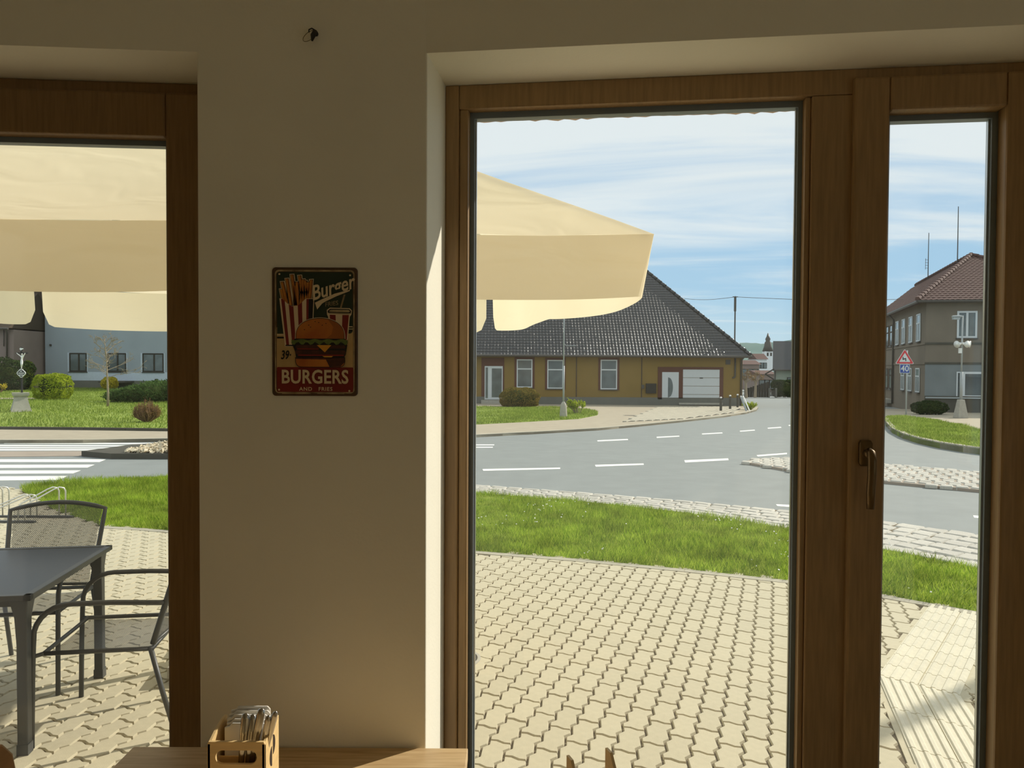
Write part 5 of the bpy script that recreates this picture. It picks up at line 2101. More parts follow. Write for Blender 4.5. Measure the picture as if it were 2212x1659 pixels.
def fbox(face, parent, name, s0, s1, z0, z1, d0, d1, m_, **kw):
    mb = MB()
    mb.box(s0, s1, d0, d1, z0, z1, 0, face)
    return mb.build(name, m_, parent, True, **kw)


def house_window(face, parent, s0, s1, z0, z1, transom=0.0, mull=0.0, sur=0.0, sur_m='brown_band', fw=0.07, frame_m='pvc', depth=0.0, sill=True):
    """surround, white frame (window part) with panes as sub-parts"""
    if sur:
        mb = MB()
        for a, b, c, d in ((s0 - sur, s0, z0 - 0.05, z1 + sur), (s1, s1 + sur, z0 - 0.05, z1 + sur), (s0, s1, z1, z1 + sur)):
            mb.box(a, b, -0.02, 0.03, c, d, 0, face)
        mb.build('window_surround', sur_m, parent, True)
    mb = MB()
    for a, b, c, d in ((s0, s0 + fw, z0, z1), (s1 - fw, s1, z0, z1), (s0 + fw, s1 - fw, z0, z0 + fw), (s0 + fw, s1 - fw, z1 - fw, z1)):
        mb.box(a, b, -0.03 + depth, 0.035 + depth, c, d, 0, face)
    zt = z0 + (z1 - z0) * transom
    sm = s0 + (s1 - s0) * mull
    if transom:
        mb.box(s0 + fw, s1 - fw, -0.03 + depth, 0.035 + depth, zt - fw * 0.6, zt + fw * 0.6, 0, face)
    if mull:
        mb.box(sm - fw * 0.6, sm + fw * 0.6, -0.03 + depth, 0.035 + depth, z0 + fw, (zt if transom else z1 - fw), 0, face)
    w = mb.build('window', frame_m, parent, True)
    cells_ = []
    zs = [z0 + fw, zt - fw * 0.6, zt + fw * 0.6, z1 - fw] if transom else [z0 + fw, z1 - fw]
    for i in range(0, len(zs), 2):
        if mull and not (transom and i == 2):
            cells_ += [(s0 + fw, sm - fw * 0.6, zs[i], zs[i + 1]), (sm + fw * 0.6, s1 - fw, zs[i], zs[i + 1])]
        else:
            cells_ += [(s0 + fw, s1 - fw, zs[i], zs[i + 1])]
    for a, b, c, d in cells_:
        mb = MB()
        mb.box(a, b, -0.02 + depth, 0.012 + depth, c, d, 0, face)
        mb.build('pane', 'far_glass', w, True)
    if sill:
        mb = MB()
        mb.box(s0 - 0.04, s1 + 0.04, 0.0, 0.09 + depth, z0 - 0.06, z0 - 0.01, 0, face)
        mb.build('window_sill', 'zinc', parent, True)
    return w


# ------------------------------------------------------------------ OCHRE HOUSE
HY = 46.0
base_z = zg(8, HY)
hx1 = at(1604, 800, HY).x
hx0 = hx1 - 27.0
hs = empty('house', ((hx0 + hx1) / 2, HY + 5, base_z), 0, 'long ochre single-storey house with a big black tiled hip roof and garage', 'house')
fy = Face((0, HY, 0), (1, 0, 0), (0, -1, 0))
EAVE = at(1300, 767, HY - 0.5).z
mb = MB()
mb.box(hx0, hx1, HY, HY + 14, base_z - 0.4, EAVE + 0.15)
mb.build('wall', 'ochre', hs)
X_ = lambda px: at(px, 820, HY).x
Z_ = lambda py, px=1300: at(px, py, HY).z
fbox(fy, hs, 'plinth', hx0 - 0.03, hx1 + 0.03, base_z - 0.3, Z_(858), -0.01, 0.04, 'plinth')
for a, b, c, d in ((1116, 1150, 777, 838), (1182, 1217, 778, 840), (1297, 1333, 777, 841)):
    house_window(fy, hs, X_(a), X_(b), Z_(d), Z_(c), transom=0.66, sur=0.13)
# entrance with side light
s0, s1 = X_(1047), X_(1086)
mb = MB()
mb.box(X_(1040), X_(1089), 0.0, 0.03, Z_(866), Z_(774), 0, fy)
mb.build('door_surround', 'brown_band', hs)
dr_ = fbox(fy, hs, 'door', s0, s1, Z_(864), Z_(792), 0.02, 0.06, 'pvc')
fbox(fy, dr_, 'side_light', s0 + 0.06, X_(1054), Z_(861), Z_(795), 0.055, 0.075, 'far_glass')
fbox(fy, dr_, 'pane', X_(1062.5), s1 - 0.06, Z_(859), Z_(797), 0.055, 0.075, 'far_glass')
fbox(fy, hs, 'doorstep', s0 - 0.2, s1 + 0.2, Z_(873), Z_(865), 0.0, 0.35, 'concrete')
# garage with wicket
mb = MB()
mb.box(X_(1421), X_(1562), 0.0, 0.04, Z_(797), Z_(792), 0, fy)
mb.box(X_(1421), X_(1430), 0.0, 0.04, Z_(862), Z_(797), 0, fy)
mb.box(X_(1466), X_(1475), 0.0, 0.04, Z_(860), Z_(797), 0, fy)
mb.box(X_(1554), X_(1562), 0.0, 0.04, Z_(862), Z_(797), 0, fy)
mb.box(X_(1430), X_(1466), 0.0, 0.04, Z_(803), Z_(797), 0, fy)
mb.build('garage_surround', 'brown_band', hs)
wd = fbox(fy, hs, 'door', X_(1430), X_(1466), Z_(868), Z_(803), 0.0, 0.035, 'pvc', label='white panel door with a half-moon pane')
mb = MB()
cxx, zc0 = X_(1443), Z_(836)
pp = [(cxx + 0.30 * math.sin(PI * i / 14) ** 0.9, zc0 + 0.62 * math.cos(PI * i / 14)) for i in range(15)]
mb.prism([fy(Vector((x, 0.034, z))) for x, z in pp], [fy(Vector((x, 0.05, z))) for x, z in pp])
mb.build('pane', 'far_glass', wd)
gd = empty('garage_door', (0, 0, 0))
gd.parent = hs
gd.location = (0, 0, 0)
zz = [Z_(869) + (Z_(797) - Z_(869)) * i / 4 for i in range(5)]
for i in range(4):
    fbox(fy, gd, 'panel', X_(1475), X_(1554), zz[i] + 0.012, zz[i + 1] - 0.012, 0.0, 0.035, 'pvc')
fbox(fy, gd, 'handle', X_(1511), X_(1518), Z_(816.5), Z_(814.5), 0.035, 0.06, 'dark_wood')
fbox(fy, hs, 'garage_threshold', X_(1466), X_(1560), Z_(873), Z_(869), 0.0, 0.2, 'concrete')
fbox(fy, hs, 'notice_box', X_(1395), X_(1417), Z_(849), Z_(828), 0.0, 0.12, 'dark_wood', label='dark wall-mounted meter box')
fbox(fy, hs, 'letter_box', X_(1385.5), X_(1391), Z_(839), Z_(831), 0.0, 0.1, 'zinc')
mb = MB()
for i in range(5):
    a = Z_(786) + (Z_(776) - Z_(786)) * i / 5
    mb.box(X_(1567), X_(1577), 0.0, 0.05, a, a + 0.035, 0, fy)
mb.box(X_(1567), X_(1577), 0.0, 0.02, Z_(786), Z_(776), 0, fy)
mb.build('vent_grille', 'zinc', hs)
for px, z0_, z1_ in ((1245, 872, 772), (1386, 872, 772)):
    fbox(fy, hs, 'wall_conduit', X_(px) - 0.025, X_(px) + 0.025, Z_(z0_), Z_(z1_), 0.0, 0.03, 'brown_wall')
mb = MB()
p = fy(Vector((X_(1587), 0.07, 0)))
mb.tube([(p.x, p.y, EAVE + 0.1), (p.x, p.y, Z_(812)), (p.x - 0.05, p.y, Z_(814)), (p.x - 0.16, p.y, Z_(814.5))], 0.05, 8)
mb.build('cable_pipe', 'zinc', hs, smooth=True)
mb = MB()
p = fy(Vector((X_(1600), 0.08, 0)))
mb.tube([(p.x + 0.1, p.y - 0.4, EAVE), (p.x, p.y, EAVE - 0.3), (p.x, p.y, base_z)], 0.055, 8)
mb.build('downpipe', 'zinc', hs, smooth=True)
# roof
OVH = 0.5
pt = R_(44)
HR = 0.870
ex1 = at(1622, 765, HY - OVH).x
ex0 = hx0 - 0.6
ridge_in = 7.5
P0 = Vector((0, HY - OVH, EAVE))
vv = Vector((0, math.cos(pt), math.sin(pt)))
rl = ridge_in / math.cos(pt)
roof_tiles('roof_tiles', hs, P0, Vector((1, 0, 0)), vv, rl, lambda v: ex0 + v * math.cos(pt) * HR, lambda v: ex1 - v * math.cos(pt) * HR, 0.205, 0.262, 0.0110, 'roof_black', 5, 0.018)
zr = EAVE + ridge_in * math.tan(pt)
mb = MB()
a = [Vector((ex0, HY - OVH, EAVE - 0.03)), Vector((ex1, HY - OVH, EAVE - 0.03)), Vector((ex1, HY - OVH + 2 * ridge_in, EAVE - 0.03)), Vector((ex0, HY - OVH + 2 * ridge_in, EAVE - 0.03))]
r0, r1 = Vector((ex0 + ridge_in * HR, HY - OVH + ridge_in, zr - 0.05)), Vector((ex1 - ridge_in * HR, HY - OVH + ridge_in, zr - 0.05))
mb.add(a + [r0, r1], [(0, 1, 5, 4), (1, 2, 5), (2, 3, 4, 5), (3, 0, 4), (3, 2, 1, 0)])
mb.build('roof_deck', 'roof_black', hs)
hipdir = (r1 - a[1])
for i in range(26):
    q0, q1 = a[1] + hipdir * (i / 26), a[1] + hipdir * ((i + 1.15) / 26)
    mb = MB()
    mb.tube([q0 + Vector((0, 0, 0.08)), q1 + Vector((0, 0, 0.05))], [0.115, 0.10], 8)
    mb.build('hip_tile', 'roof_black', hs, smooth=True)
mb = MB()
mb.tube([(ex0, HY - OVH - 0.07, EAVE - 0.06), (ex1 + 0.05, HY - OVH - 0.07, EAVE - 0.06)], 0.075, 8)
mb.box(ex0, ex1, HY - OVH, HY, EAVE - 0.10, EAVE - 0.04)
mb.build('gutter', 'zinc', hs)
# service mast on the roof
mt = at(1587, 745, HY + 1.0)
mtop = at(1587, 640, HY + 1.0)
mb = MB()
mb.tube([(mt.x, mt.y, mt.z - 0.6), (mt.x, mt.y, mtop.z)], 0.045, 8)
mb.tube([(mt.x, mt.y, mtop.z - 0.95), (mt.x, mt.y, mtop.z - 0.05)], 0.075, 8)
mb.bar((mt.x - 0.16, mt.y, mtop.z - 0.04), (mt.x + 0.16, mt.y, mtop.z - 0.04), 0.05)
mb.build('service_mast', 'zinc', hs, smooth=False)

for q, lab in ((at(1470, 644, 60), 'dark overhead wire running from the house mast left behind the roof'), (at(1990, 645, 50), 'dark overhead wire running right from the house mast across the road')):
    t0 = Vector((mt.x, mt.y, mtop.z - 0.04))
    mb = MB()
    mb.tube([t0.lerp(q, i / 16) - Vector((0, 0, 0.5 * math.sin(PI * i / 16) * 0.3)) for i in range(17)], 0.016, 5)
    o = mb.build('overhead_wire', 'zinc')
    tag(o, lab, 'wire', 'overhead wires')

# bollards, leaning post and grass tuft at the house corner
for i, (px, py, top, lab) in enumerate(((1557, 889.5, 857, 'leftmost of the three dark bollards with white caps by the garage'),
                                        (1577, 885.5, 853, 'middle one of the three dark bollards by the garage'),
                                        (1593, 881, 851, 'dark bollard with a white cap beside the leaning board, nearest the house corner'))):
    b = G(px, py)
    zt = at(px, top, b.y).z
    t = empty('bollard', b, 0, lab, 'bollard', 'bollards at the house corner')
    mb = MB()
    mb.tube([(b.x, b.y, b.z - 0.05), (b.x, b.y, zt - 0.08)], 0.065, 10)
    mb.build('post', 'dark_base', t)
    mb = MB()
    mb.ball((b.x, b.y, zt - 0.05), 0.065, 0.065, 0.05, 10, 6)
    mb.build('cap', 'white_paint', t)
b0, b1 = G(1613, 889), None
b1 = at(1600, 855, b0.y + 0.3)
t = empty('leaning_board', b0, 0, 'pale board and pole leaning against the corner of the ochre house', 'board')
mb = MB()
mb.bar(b0, b1, 0.12, 0.04)
mb.build('board', 'lamp_grey', t)
mb = MB()
mb.bar(b0 + Vector((0.16, 0, 0)), b1 + Vector((0.12, 0, 0)), 0.05, 0.05)
mb.build('pole', 'white_paint', t)
tf = G(1619, 886)
twig_bush('grass_tuft', 'green tuft of tall grass beside the leaning board', tf, 0.45, 0.42, 'leaf_lime', 'leaf_lime', 60, 500, 0.05, 'grass tuft')

# boxwood dome, small shrub
c = G(1123, 881)
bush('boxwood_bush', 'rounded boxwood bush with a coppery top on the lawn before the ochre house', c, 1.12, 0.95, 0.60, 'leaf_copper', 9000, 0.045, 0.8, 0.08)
c = G(1249, 897)
twig_bush('young_shrub', 'small open shrub with lime green leaves beside the street lamp base', c, 0.62, 0.80, 'bark', 'leaf_lime', 16, 1400, 0.04)

# street lamp with a cast base
c = G(1217, 905)
lampost = empty('street_lamp', c, 0, 'thin grey street lamp on a bulky concrete foot before the ochre house', 'street lamp')
s_ = c.y / F_PX
mb = MB()
prof = [(8.3, 0), (8.2, 8), (7.4, 20), (6.8, 28), (5.4, 33), (3.2, 36), (2.4, 37.5)]
mb.lathe([(r * s_, h * s_) for r, h in prof], 14, c)
mb.build('base', 'concrete', lampost, smooth=True)
mb = MB()
mb.tube([c + Vector((0, 0, 36 * s_)), c + Vector((0, 0, 115 * s_))], 2.2 * s_, 10)
mb.tube([c + Vector((0, 0, 113 * s_)), c + Vector((0, 0, 5.7))], 1.6 * s_, 10)
mb.build('pole', 'lamp_grey', lampost, smooth=True)
mb = MB()
za = at(1217, 747, c.y).z
mb.tube([(c.x, c.y, za + 0.10), (c.x + 0.10, c.y, za), (c.x + 0.52, c.y, za + 0.01)], 0.014, 6)
mb.build('bracket', 'lamp_grey', lampost)
mb = MB()
mb.tube([(c.x, c.y, 5.6), (c.x, c.y, 5.9), (c.x + 0.3, c.y, 6.05)], 0.03, 8)
mb.box(c.x + 0.2, c.x + 0.75, c.y - 0.1, c.y + 0.1, 6.0, 6.1)
mb.build('lamp_head', 'lamp_grey', lampost)

# manhole lid in the forecourt
mh = G(1363, 899)
t = empty('manhole_lid', mh + Vector((0, 0, 0.02)), 0, 'small dark metal lid in the pale pavement before the garage', 'lid')
mb = MB()
mb.box(-0.3, 0.3, -0.25, 0.25, 0.0, 0.012)
mb.build('plate', 'iron', t, False)
mb = MB()
for sx in (-1, 1):
    mb.box(sx * 0.31 - 0.01, sx * 0.31 + 0.01, -0.27, 0.27, 0.0, 0.016)
mb.build('frame', 'concrete', t, False)

# ------------------------------------------------------------------ GREY CORNER BUILDING
aD = Vector((0.32, 0.947, 0)).normalized()
bD = Vector((aD.y, -aD.x, 0))
yc = 37.9
Cc = at(1997, 892, yc)
zb = zg(Cc.x, Cc.y) + 0.04
Cc.z = 0
EZ2 = at(1997, 650, yc).z
LEN, WID = 18.6, 7.6
bD2 = Vector((0.985, -0.174, 0)).normalized()
Rr = Cc + bD2 * 9.5
Lf = Cc + aD * LEN
Rb = Rr + aD * LEN
gb = empty('corner_building', ((Cc + Rb) / 2).xy.to_3d() + Vector((0, 0, zb)), 0, 'two-storey grey brown corner building with a red roof seen through the opening sash', 'building')
mb = MB()
ring = [Cc, Rr, Rb, Lf]
mb.prism([p + Vector((0, 0, zb - 0.5)) for p in ring], [p + Vector((0, 0, EZ2 + 0.05)) for p in ring])
mb.build('wall', 'grey_render', gb)
nB = Vector((bD2.y, -bD2.x, 0))
if nB.y > 0:
    nB = -nB
fr2 = Face(Cc, bD2, nB)
nA2 = Vector((-aD.y, aD.x, 0))
fl2 = Face(Cc, aD, nA2)
for py0, py1, m_, d in ((893, 855, 'dark_base', 0.06), (855, 785, 'grey_cool', 0.012)):
    _, z0 = fr2.pix(2000, py0)
    _, z1 = fr2.pix(2000, py1)
    fbox(fr2, gb, 'wall_band', -0.01, 9.5, z0 - (0.4 if py0 > 890 else 0), z1, -0.01, d, m_)
for py in (785, 742):
    _, z = fr2.pix(2060, py)
    fbox(fr2, gb, 'string_course', -0.05, 9.5, z - 0.05, z + 0.05, -0.01, 0.05, 'dark_base')
    fbox(fl2, gb, 'string_course', -0.05, LEN, z - 0.05, z + 0.05, -0.01, 0.05, 'grey_render')
s0, z1 = fr2.pix(2067.5, 672)
s1, z0 = fr2.pix(2110, 730)
house_window(fr2, gb, s0, s1, z0, z1, mull=0.5, fw=0.09)
# shop window
s0, z1 = fr2.pix(2066, 803)
s1, z0 = fr2.pix(2077, 858.5)
s2, _ = fr2.pix(2131, 830)
house_window(fr2, gb, s0, s1, z0, z1, fw=0.06, sill=False)
w = house_window(fr2, gb, s1 + 0.03, s2 + 1.2, z0, z1, fw=0.11, sill=False)
fbox(fr2, gb, 'window_sill', 0.0, 5.5, z0 - 0.06, z0 + 0.01, 0.0, 0.12, 'lamp_grey')
# left facade: rows of tall windows seen at a glancing angle
for px in (1989, 1972, 1956.5, 1943):
    s, z1 = fl2.pix(px - 3, 682)
    for (pyt, pyb) in ((678, 737), (795, 848)):
        _, zt_ = fl2.pix(1987, pyt)
        _, zb_ = fl2.pix(1987, pyb)
        if px == 1943 and pyt == 795:
            continue
        mb = MB()
        mb.box(s - 0.55, s + 0.55, 0.0, 0.02, zb_, zt_, 0, fl2)
        rv = mb.build('window_backing', 'dark_base', gb)  # flat dark plate behind the frame, not hollowed into the wall
        house_window(fl2, gb, s - 0.52, s + 0.52, zb_, zt_, transom=0.66, mull=0.5, fw=0.06, depth=0.03)
for px in (1926, 1918, 1909):
    s, _ = fl2.pix(px, 700)
    for (pyt, pyb) in ((686, 737), (800, 850)):
        _, zt_ = fl2.pix(1987, pyt - 4)
        _, zb_ = fl2.pix(1987, pyb)
        house_window(fl2, gb, s - 0.5, s + 0.5, zb_, zt_, transom=0.66, fw=0.06, frame_m='brown_wall', depth=0.01)
s, _ = fl2.pix(1932, 760)
mb = MB()
mb.tube([fl2(Vector((s, 0.4, EZ2))), fl2(Vector((s, 0.08, EZ2 - 0.4))), fl2(Vector((s, 0.08, zb)))], 0.06, 8)
mb.build('downpipe', 'zinc', gb, smooth=True)
s, _ = fl2.pix(1921, 880)
fbox(fl2, gb, 'doorstep', s - 1.0, s + 1.0, zb, zb + 0.25, 0.0, 0.5, 'concrete')
# roof with a hip toward the road
ov = 0.45
eC, eR_, eL_ = Cc - bD2 * 0.3 - aD * ov, Rr + bD2 * 0.3 - aD * ov, Lf - bD * ov + aD * 0.3
eC = eC - bD * 0.2
for q in (eC, eR_, eL_):
    q.z = EZ2
apx = at(2098, 552, 44.0)
rdg = at(1978, 617, 60.0)
eRb = Rb + bD * 0.4
eRb.z = EZ2
mb = MB()
mb.add([eC, eR_, eL_, eRb, apx, rdg], [(0, 1, 4), (0, 4, 5, 2), (1, 3, 5, 4), (2, 5, 3), (0, 2, 3, 1)])
mb.build('roof_deck', 'roof_red', gb)
uu = (eR_ - eC).normalized()
foot = eC + uu * (apx - eC).dot(uu)
vvv = (apx - foot)
vl = vvv.length
vvv.normalize()
fs_ = (apx - eC).dot(uu)
ul = (eR_ - eC).length
roof_tiles('roof_tiles', gb, eC, uu, vvv, vl, lambda v: fs_ * v / vl, lambda v: ul - (ul - fs_) * v / vl, 0.25, 0.32, 0.03, 'roof_red', 4)
uu = (eL_ - eC).normalized()
vvec = (apx - eC) - uu * (apx - eC).dot(uu)
vl = vvec.length
fa, fb_ = (apx - eC).dot(uu), (rdg - eC).dot(uu)
ul = (eL_ - eC).length
roof_tiles('roof_tiles', gb, eC, uu, vvec.normalized(), vl, lambda v: fa * v / vl, lambda v: ul - (ul - fb_) * v / vl, 0.30, 0.36, 0.03, 'roof_red', 3)
mb = MB()
mb.tube([eC - Vector((0, 0, 0.06)), eR_ - Vector((0, 0, 0.06))], 0.08, 8)
mb.tube([eC - Vector((0, 0, 0.06)), eL_ - Vector((0, 0, 0.06))], 0.08, 8)
mb.build('gutter', 'zinc', gb)
for q0, q1, k in ((eC, apx, 22), (apx, rdg, 24), (eR_, apx, 22)):
    mb = MB()
    for i in range(k):
        a0, a1 = q0.lerp(q1, i / k), q0.lerp(q1, (i + 1.1) / k)
        mb.tube([a0 + Vector((0, 0, 0.07)), a1 + Vector((0, 0, 0.05))], [0.13, 0.11], 6)
    mb.build('ridge_tiles', 'roof_red', gb, kind='stuff')
for px, t_, b_, Y in ((2005, 503, 606, 54.0), (2068.5, 446, 572, 46.5)):
    p0, p1 = at(px - 0.5, b_, Y), at(px, t_, Y)
    mb = MB()
    mb.tube([p0 - Vector((0, 0, 0.6)), Vector((p0.x, p0.y, p1.z))], [0.035, 0.022], 6)
    if px == 2005:
        for k in range(4):
            z = p0.z + 0.9 + 0.2 * k
            mb.bar((p0.x - 0.22, p0.y, z), (p0.x + 0.02, p0.y, z), 0.02)
        mb.bar((p0.x - 0.2, p0.y, p0.z + 0.8), (p0.x - 0.2, p0.y, p0.z + 1.6), 0.02)
    mb.build('antenna_mast', 'zinc', gb)

# dark low bush under the shop window
c = G(2028, 899)
c.z = zg(c.x, c.y)
bush('low_bush', 'low dark bush at the foot of the grey corner building', c + Vector((0, 0.8, 0.04)), 0.85, 0.5, 0.34, 'leaf_dark', 2500, 0.05, 0.9, 0.1)

# loudspeaker post
c = G(2075, 905)
c.z += 0.04
s_ = c.y / F_PX
lp_ = empty('loudspeaker_post', c, 0, 'grey lamp post with horn loudspeakers on a tapered concrete foot before the corner building', 'lamp post')
mb = MB()
mb.prism([c + Vector((a * 11 * s_, b * 11 * s_, 0)) for a, b in ((-1, -1), (1, -1), (1, 1), (-1, 1))], [c + Vector((a * 5.5 * s_, b * 5.5 * s_, 40 * s_)) for a, b in ((-1, -1), (1, -1), (1, 1), (-1, 1))])
mb.build('base', 'concrete', lp_, bevel=0.02)
mb = MB()
mb.tube([c + Vector((0, 0, 38 * s_)), c + Vector((0, 0, 100 * s_))], 3.0 * s_, 10)
mb.tube([c + Vector((0, 0, 98 * s_)), c + Vector((0, 0, 221 * s_))], 1.7 * s_, 10)
mb.build('pole', 'lamp_grey', lp_, smooth=True)
mb = MB()
zl = c.z + 219 * s_
mb.tube([(c.x, c.y, zl), (c.x - 0.12, c.y, zl + 0.01), (c.x - 0.44, c.y, zl + 0.0)], [0.05, 0.075, 0.06], 8, flat=0.7)
mb.box(c.x - 0.42, c.x - 0.14, c.y - 0.06, c.y + 0.06, zl - 0.13, zl - 0.04)
mb.build('lamp_head', 'lamp_grey', lp_)
for dx, dy in ((-1, -0.35), (1, -0.3), (0.15, -1), (-0.1, 1)):
    d = Vector((dx, dy, -0.12)).normalized()
    q = c + Vector((0, 0, 161 * s_))
    mb = MB()
    mb.tube([q + d * 0.04, q + d * 0.12, q + d * 0.22, q + d * 0.31], [0.05, 0.055, 0.09, 0.15], 12)
    mb.build('horn', 'white_paint', lp_, smooth=True)
mb = MB()
q = c + Vector((-0.10, -0.04, 146 * s_))
mb.box(q.x - 0.05, q.x + 0.05, q.y - 0.05, q.y + 0.05, q.z - 0.12, q.z + 0.1)
mb.build('control_box', 'white_paint', lp_)

# road sign
c = G(1957, 903)
c.z += 0.04
Yv = c.y
rs = empty('road_sign', c, 0, 'triangular double-bend warning sign above a blue 40 plate on the grass island', 'road sign')
mb = MB()
mb.tube([c - Vector((0, 0, 0.05)), Vector((c.x, c.y, at(1955, 757, Yv).z))], 0.03, 8)
mb.build('post', 'lamp_grey', rs, smooth=True)
fs = Face((0, Yv - 0.05, 0), (1, 0, 0), (0, -1, 0))


def splate(name, pts, d0, d1, m_, parent):
    P = [at(x, y, Yv - 0.05) for x, y in pts]
    mb = MB()
    mb.prism([Vector((p.x, Yv - 0.05 - d0, p.z)) for p in P], [Vector((p.x, Yv - 0.05 - d1, p.z)) for p in P])
    return mb.build(name, m_, parent)


tri = lambda k: [(1954.2 + (x - 1954.2) * k, 775.5 + (y - 775.5) * k) for x, y in ((1934.6, 784.5), (1936.0, 786.0), (1972.0, 786.4), (1973.4, 784.6), (1955.4, 755.2), (1953.2, 755.2))]
tp_ = splate('triangle_plate', tri(1.0), 0.0, 0.012, 'pvc', rs)
splate('red_border', tri(0.93), 0.0122, 0.016, 'sign_red', tp_)
splate('white_field', tri(0.60), 0.0162, 0.020, 'pvc', tp_)
bend = [(1948.6, 777.8), (1948.8, 771.5), (1947.2, 771.6), (1950.2, 768.4), (1952.8, 771.8), (1951.3, 771.8), (1951.4, 775.2), (1956.2, 771.8), (1957.0, 772.2), (1957.6, 780.0), (1955.4, 780.0), (1955.0, 775.8), (1950.0, 779.0)]
bend = [(1949.0, 776.6), (1949.3, 771.0), (1951.4, 771.2), (1951.2, 774.6), (1956.6, 773.2), (1957.4, 779.8), (1955.2, 780.2), (1954.8, 776.0), (1950.0, 777.6)]
splate('bend_symbol', bend, 0.0202, 0.022, 'sign_black', tp_)
bp2 = splate('blue_plate', [(1943.2, 806), (1965, 806.4), (1965, 787.2), (1943.2, 786.8)], 0.0, 0.012, 'pvc', rs)
splate('blue_field', [(1944.2, 805.1), (1964, 805.5), (1964, 788.1), (1944.2, 787.7)], 0.0122, 0.016, 'sign_blue', bp2)
pn = at(1954.2, 796.6, Yv - 0.05)
text('number', '40', 13.5 * Yv / F_PX * 1.35, 'pvc', rs, (pn.x - c.x, -0.05 - 0.019, pn.z - c.z), (PI / 2, 0, 0), offset=0.006, sx=0.95)

# ------------------------------------------------------------------ LEFT: buildings, wayside cross, garden
LB = 53.0
x0, x1 = at(98, 800, LB).x, at(700, 800, LB).x
bz = 0.05
bb_ = empty('grey_house', ((x0 + x1) / 2, LB + 4, bz), 0, 'blue grey rendered house with dark windows behind the bare tree', 'house')
fb2 = Face((0, LB, 0), (1, 0, 0), (0, -1, 0))
mb = MB()
mb.box(x0, x1, LB, LB + 9, bz - 0.3, 7.5)
mb.build('wall', 'blue_grey', bb_)
Xb = lambda px: at(px, 790, LB).x
Zb = lambda py: at(200, py, LB).z
fbox(fb2, bb_, 'plinth', Xb(148), x1, Zb(822), Zb(803.5), -0.01, 0.03, 'light_blue')
fbox(fb2, bb_, 'base', x0, x1, bz - 0.2, Zb(822), -0.01, 0.05, 'plinth')
for a, b in ((150, 188), (232, 273), (308, 354), (402, 446)):
    mb = MB()
    mb.box(Xb(a) - 0.12, Xb(a) + 0.04, -0.01, 0.02, Zb(803), Zb(762), 0, fb2)
    mb.box(Xb(b) - 0.04, Xb(b) + 0.06, -0.01, 0.02, Zb(803), Zb(762), 0, fb2)
    mb.build('window_surround', 'light_blue', bb_)
    house_window(fb2, bb_, Xb(a), Xb(b), Zb(803), Zb(762.5), mull=0.55, fw=0.09, frame_m='dark_wood', depth=0.0)
fbox(fb2, bb_, 'wall_lamp', Xb(109), Xb(112), Zb(748), Zb(744), 0.0, 0.12, 'dark_wood')
fbox(fb2, bb_, 'cellar_vent', Xb(335), Xb(342), Zb(824), Zb(818), 0.03, 0.08, 'dark_wood')
fbox(fb2, bb_, 'ramp', Xb(232), Xb(290), Zb(826), Zb(822.5), 0.0, 1.2, 'dark_base')
mb = MB()
mb.add([Vector((x0, LB - 0.5, 7.4)), Vector((x1 + 0.4, LB - 0.5, 7.4)), Vector((x1 + 0.4, LB + 9.5, 7.4)), Vector((x0, LB + 9.5, 7.4)), Vector((x0, LB + 4.5, 10.5)), Vector((x1 + 0.4, LB + 4.5, 10.5))],
       [(0, 1, 5, 4), (2, 3, 4, 5), (0, 4, 3), (1, 2, 5), (0, 3, 2, 1)])
mb.build('roof', 'roof_red', bb_)

DB = 57.0
x0, x1 = at(26, 780, DB).x, at(99, 780, DB).x + 0.6
t = empty('brown_annex', ((x0 + x1) / 2, DB + 3, 0.05), 0, 'dark brown recessed house wall with a glazed door left of the grey house', 'building')
fd_ = Face((0, DB, 0), (1, 0, 0), (0, -1, 0))
mb = MB()
mb.box(x0, x1, DB, DB + 6, -0.2, 9.5)
mb.build('wall', 'brown_wall', t)
Xd = lambda px: at(px, 800, DB).x
Zd = lambda py: at(80, py, DB).z
dd = fbox(fd_, t, 'door', Xd(60), Xd(81), Zd(824), Zd(764), 0.0, 0.06, 'zinc')
for a, b in ((61.5, 70), (72, 79.5)):
    fbox(fd_, dd, 'pane', Xd(a), Xd(b), Zd(820), Zd(767), 0.06, 0.075, 'far_glass')
fbox(fd_, t, 'doorstep', Xd(36), Xd(84), 0.0, Zd(826), 0.0, 1.0, 'concrete')
fbox(fd_, t, 'roof_slab', x0 - 0.2, x1, 9.5, 9.7, -6, 0.3, 'zinc')

PB = 50.0
x1 = at(33, 750, PB).x
x1 -= 0.1
t = empty('pale_house', (x1 - 4, PB + 3, 0.05), 0, 'pale pinkish house with a dark downpipe at the far left edge', 'house')
fp_ = Face((0, PB, 0), (1, 0, 0), (0, -1, 0))
mb = MB()
mb.box(x1 - 9, x1, PB, PB + 5.5, -0.2, at(20, 712, PB).z)
mb.build('wall', 'pale_wall', t)
mb = MB()
ze = at(20, 709, PB).z
mb.add([Vector((x1 - 9.3, PB - 0.5, ze)), Vector((x1, PB - 0.5, ze)), Vector((x1, PB + 5.6, ze)), Vector((x1 - 9.3, PB + 5.6, ze)), Vector((x1 - 9.3, PB + 2.6, ze + 2.6)), Vector((x1, PB + 2.6, ze + 2.6))],
       [(0, 1, 5, 4), (2, 3, 4, 5), (0, 4, 3), (1, 2, 5), (0, 3, 2, 1)])
mb.build('roof', 'brown_wall', t)
mb = MB()
px_ = lambda p: at(p, 750, PB).x
mb.tube([(px_(22), PB - 0.4, ze - 0.05), (px_(17.5), PB - 0.1, ze - 0.35), (px_(17), PB - 0.1, at(17, 772, PB).z)], 0.055, 8)
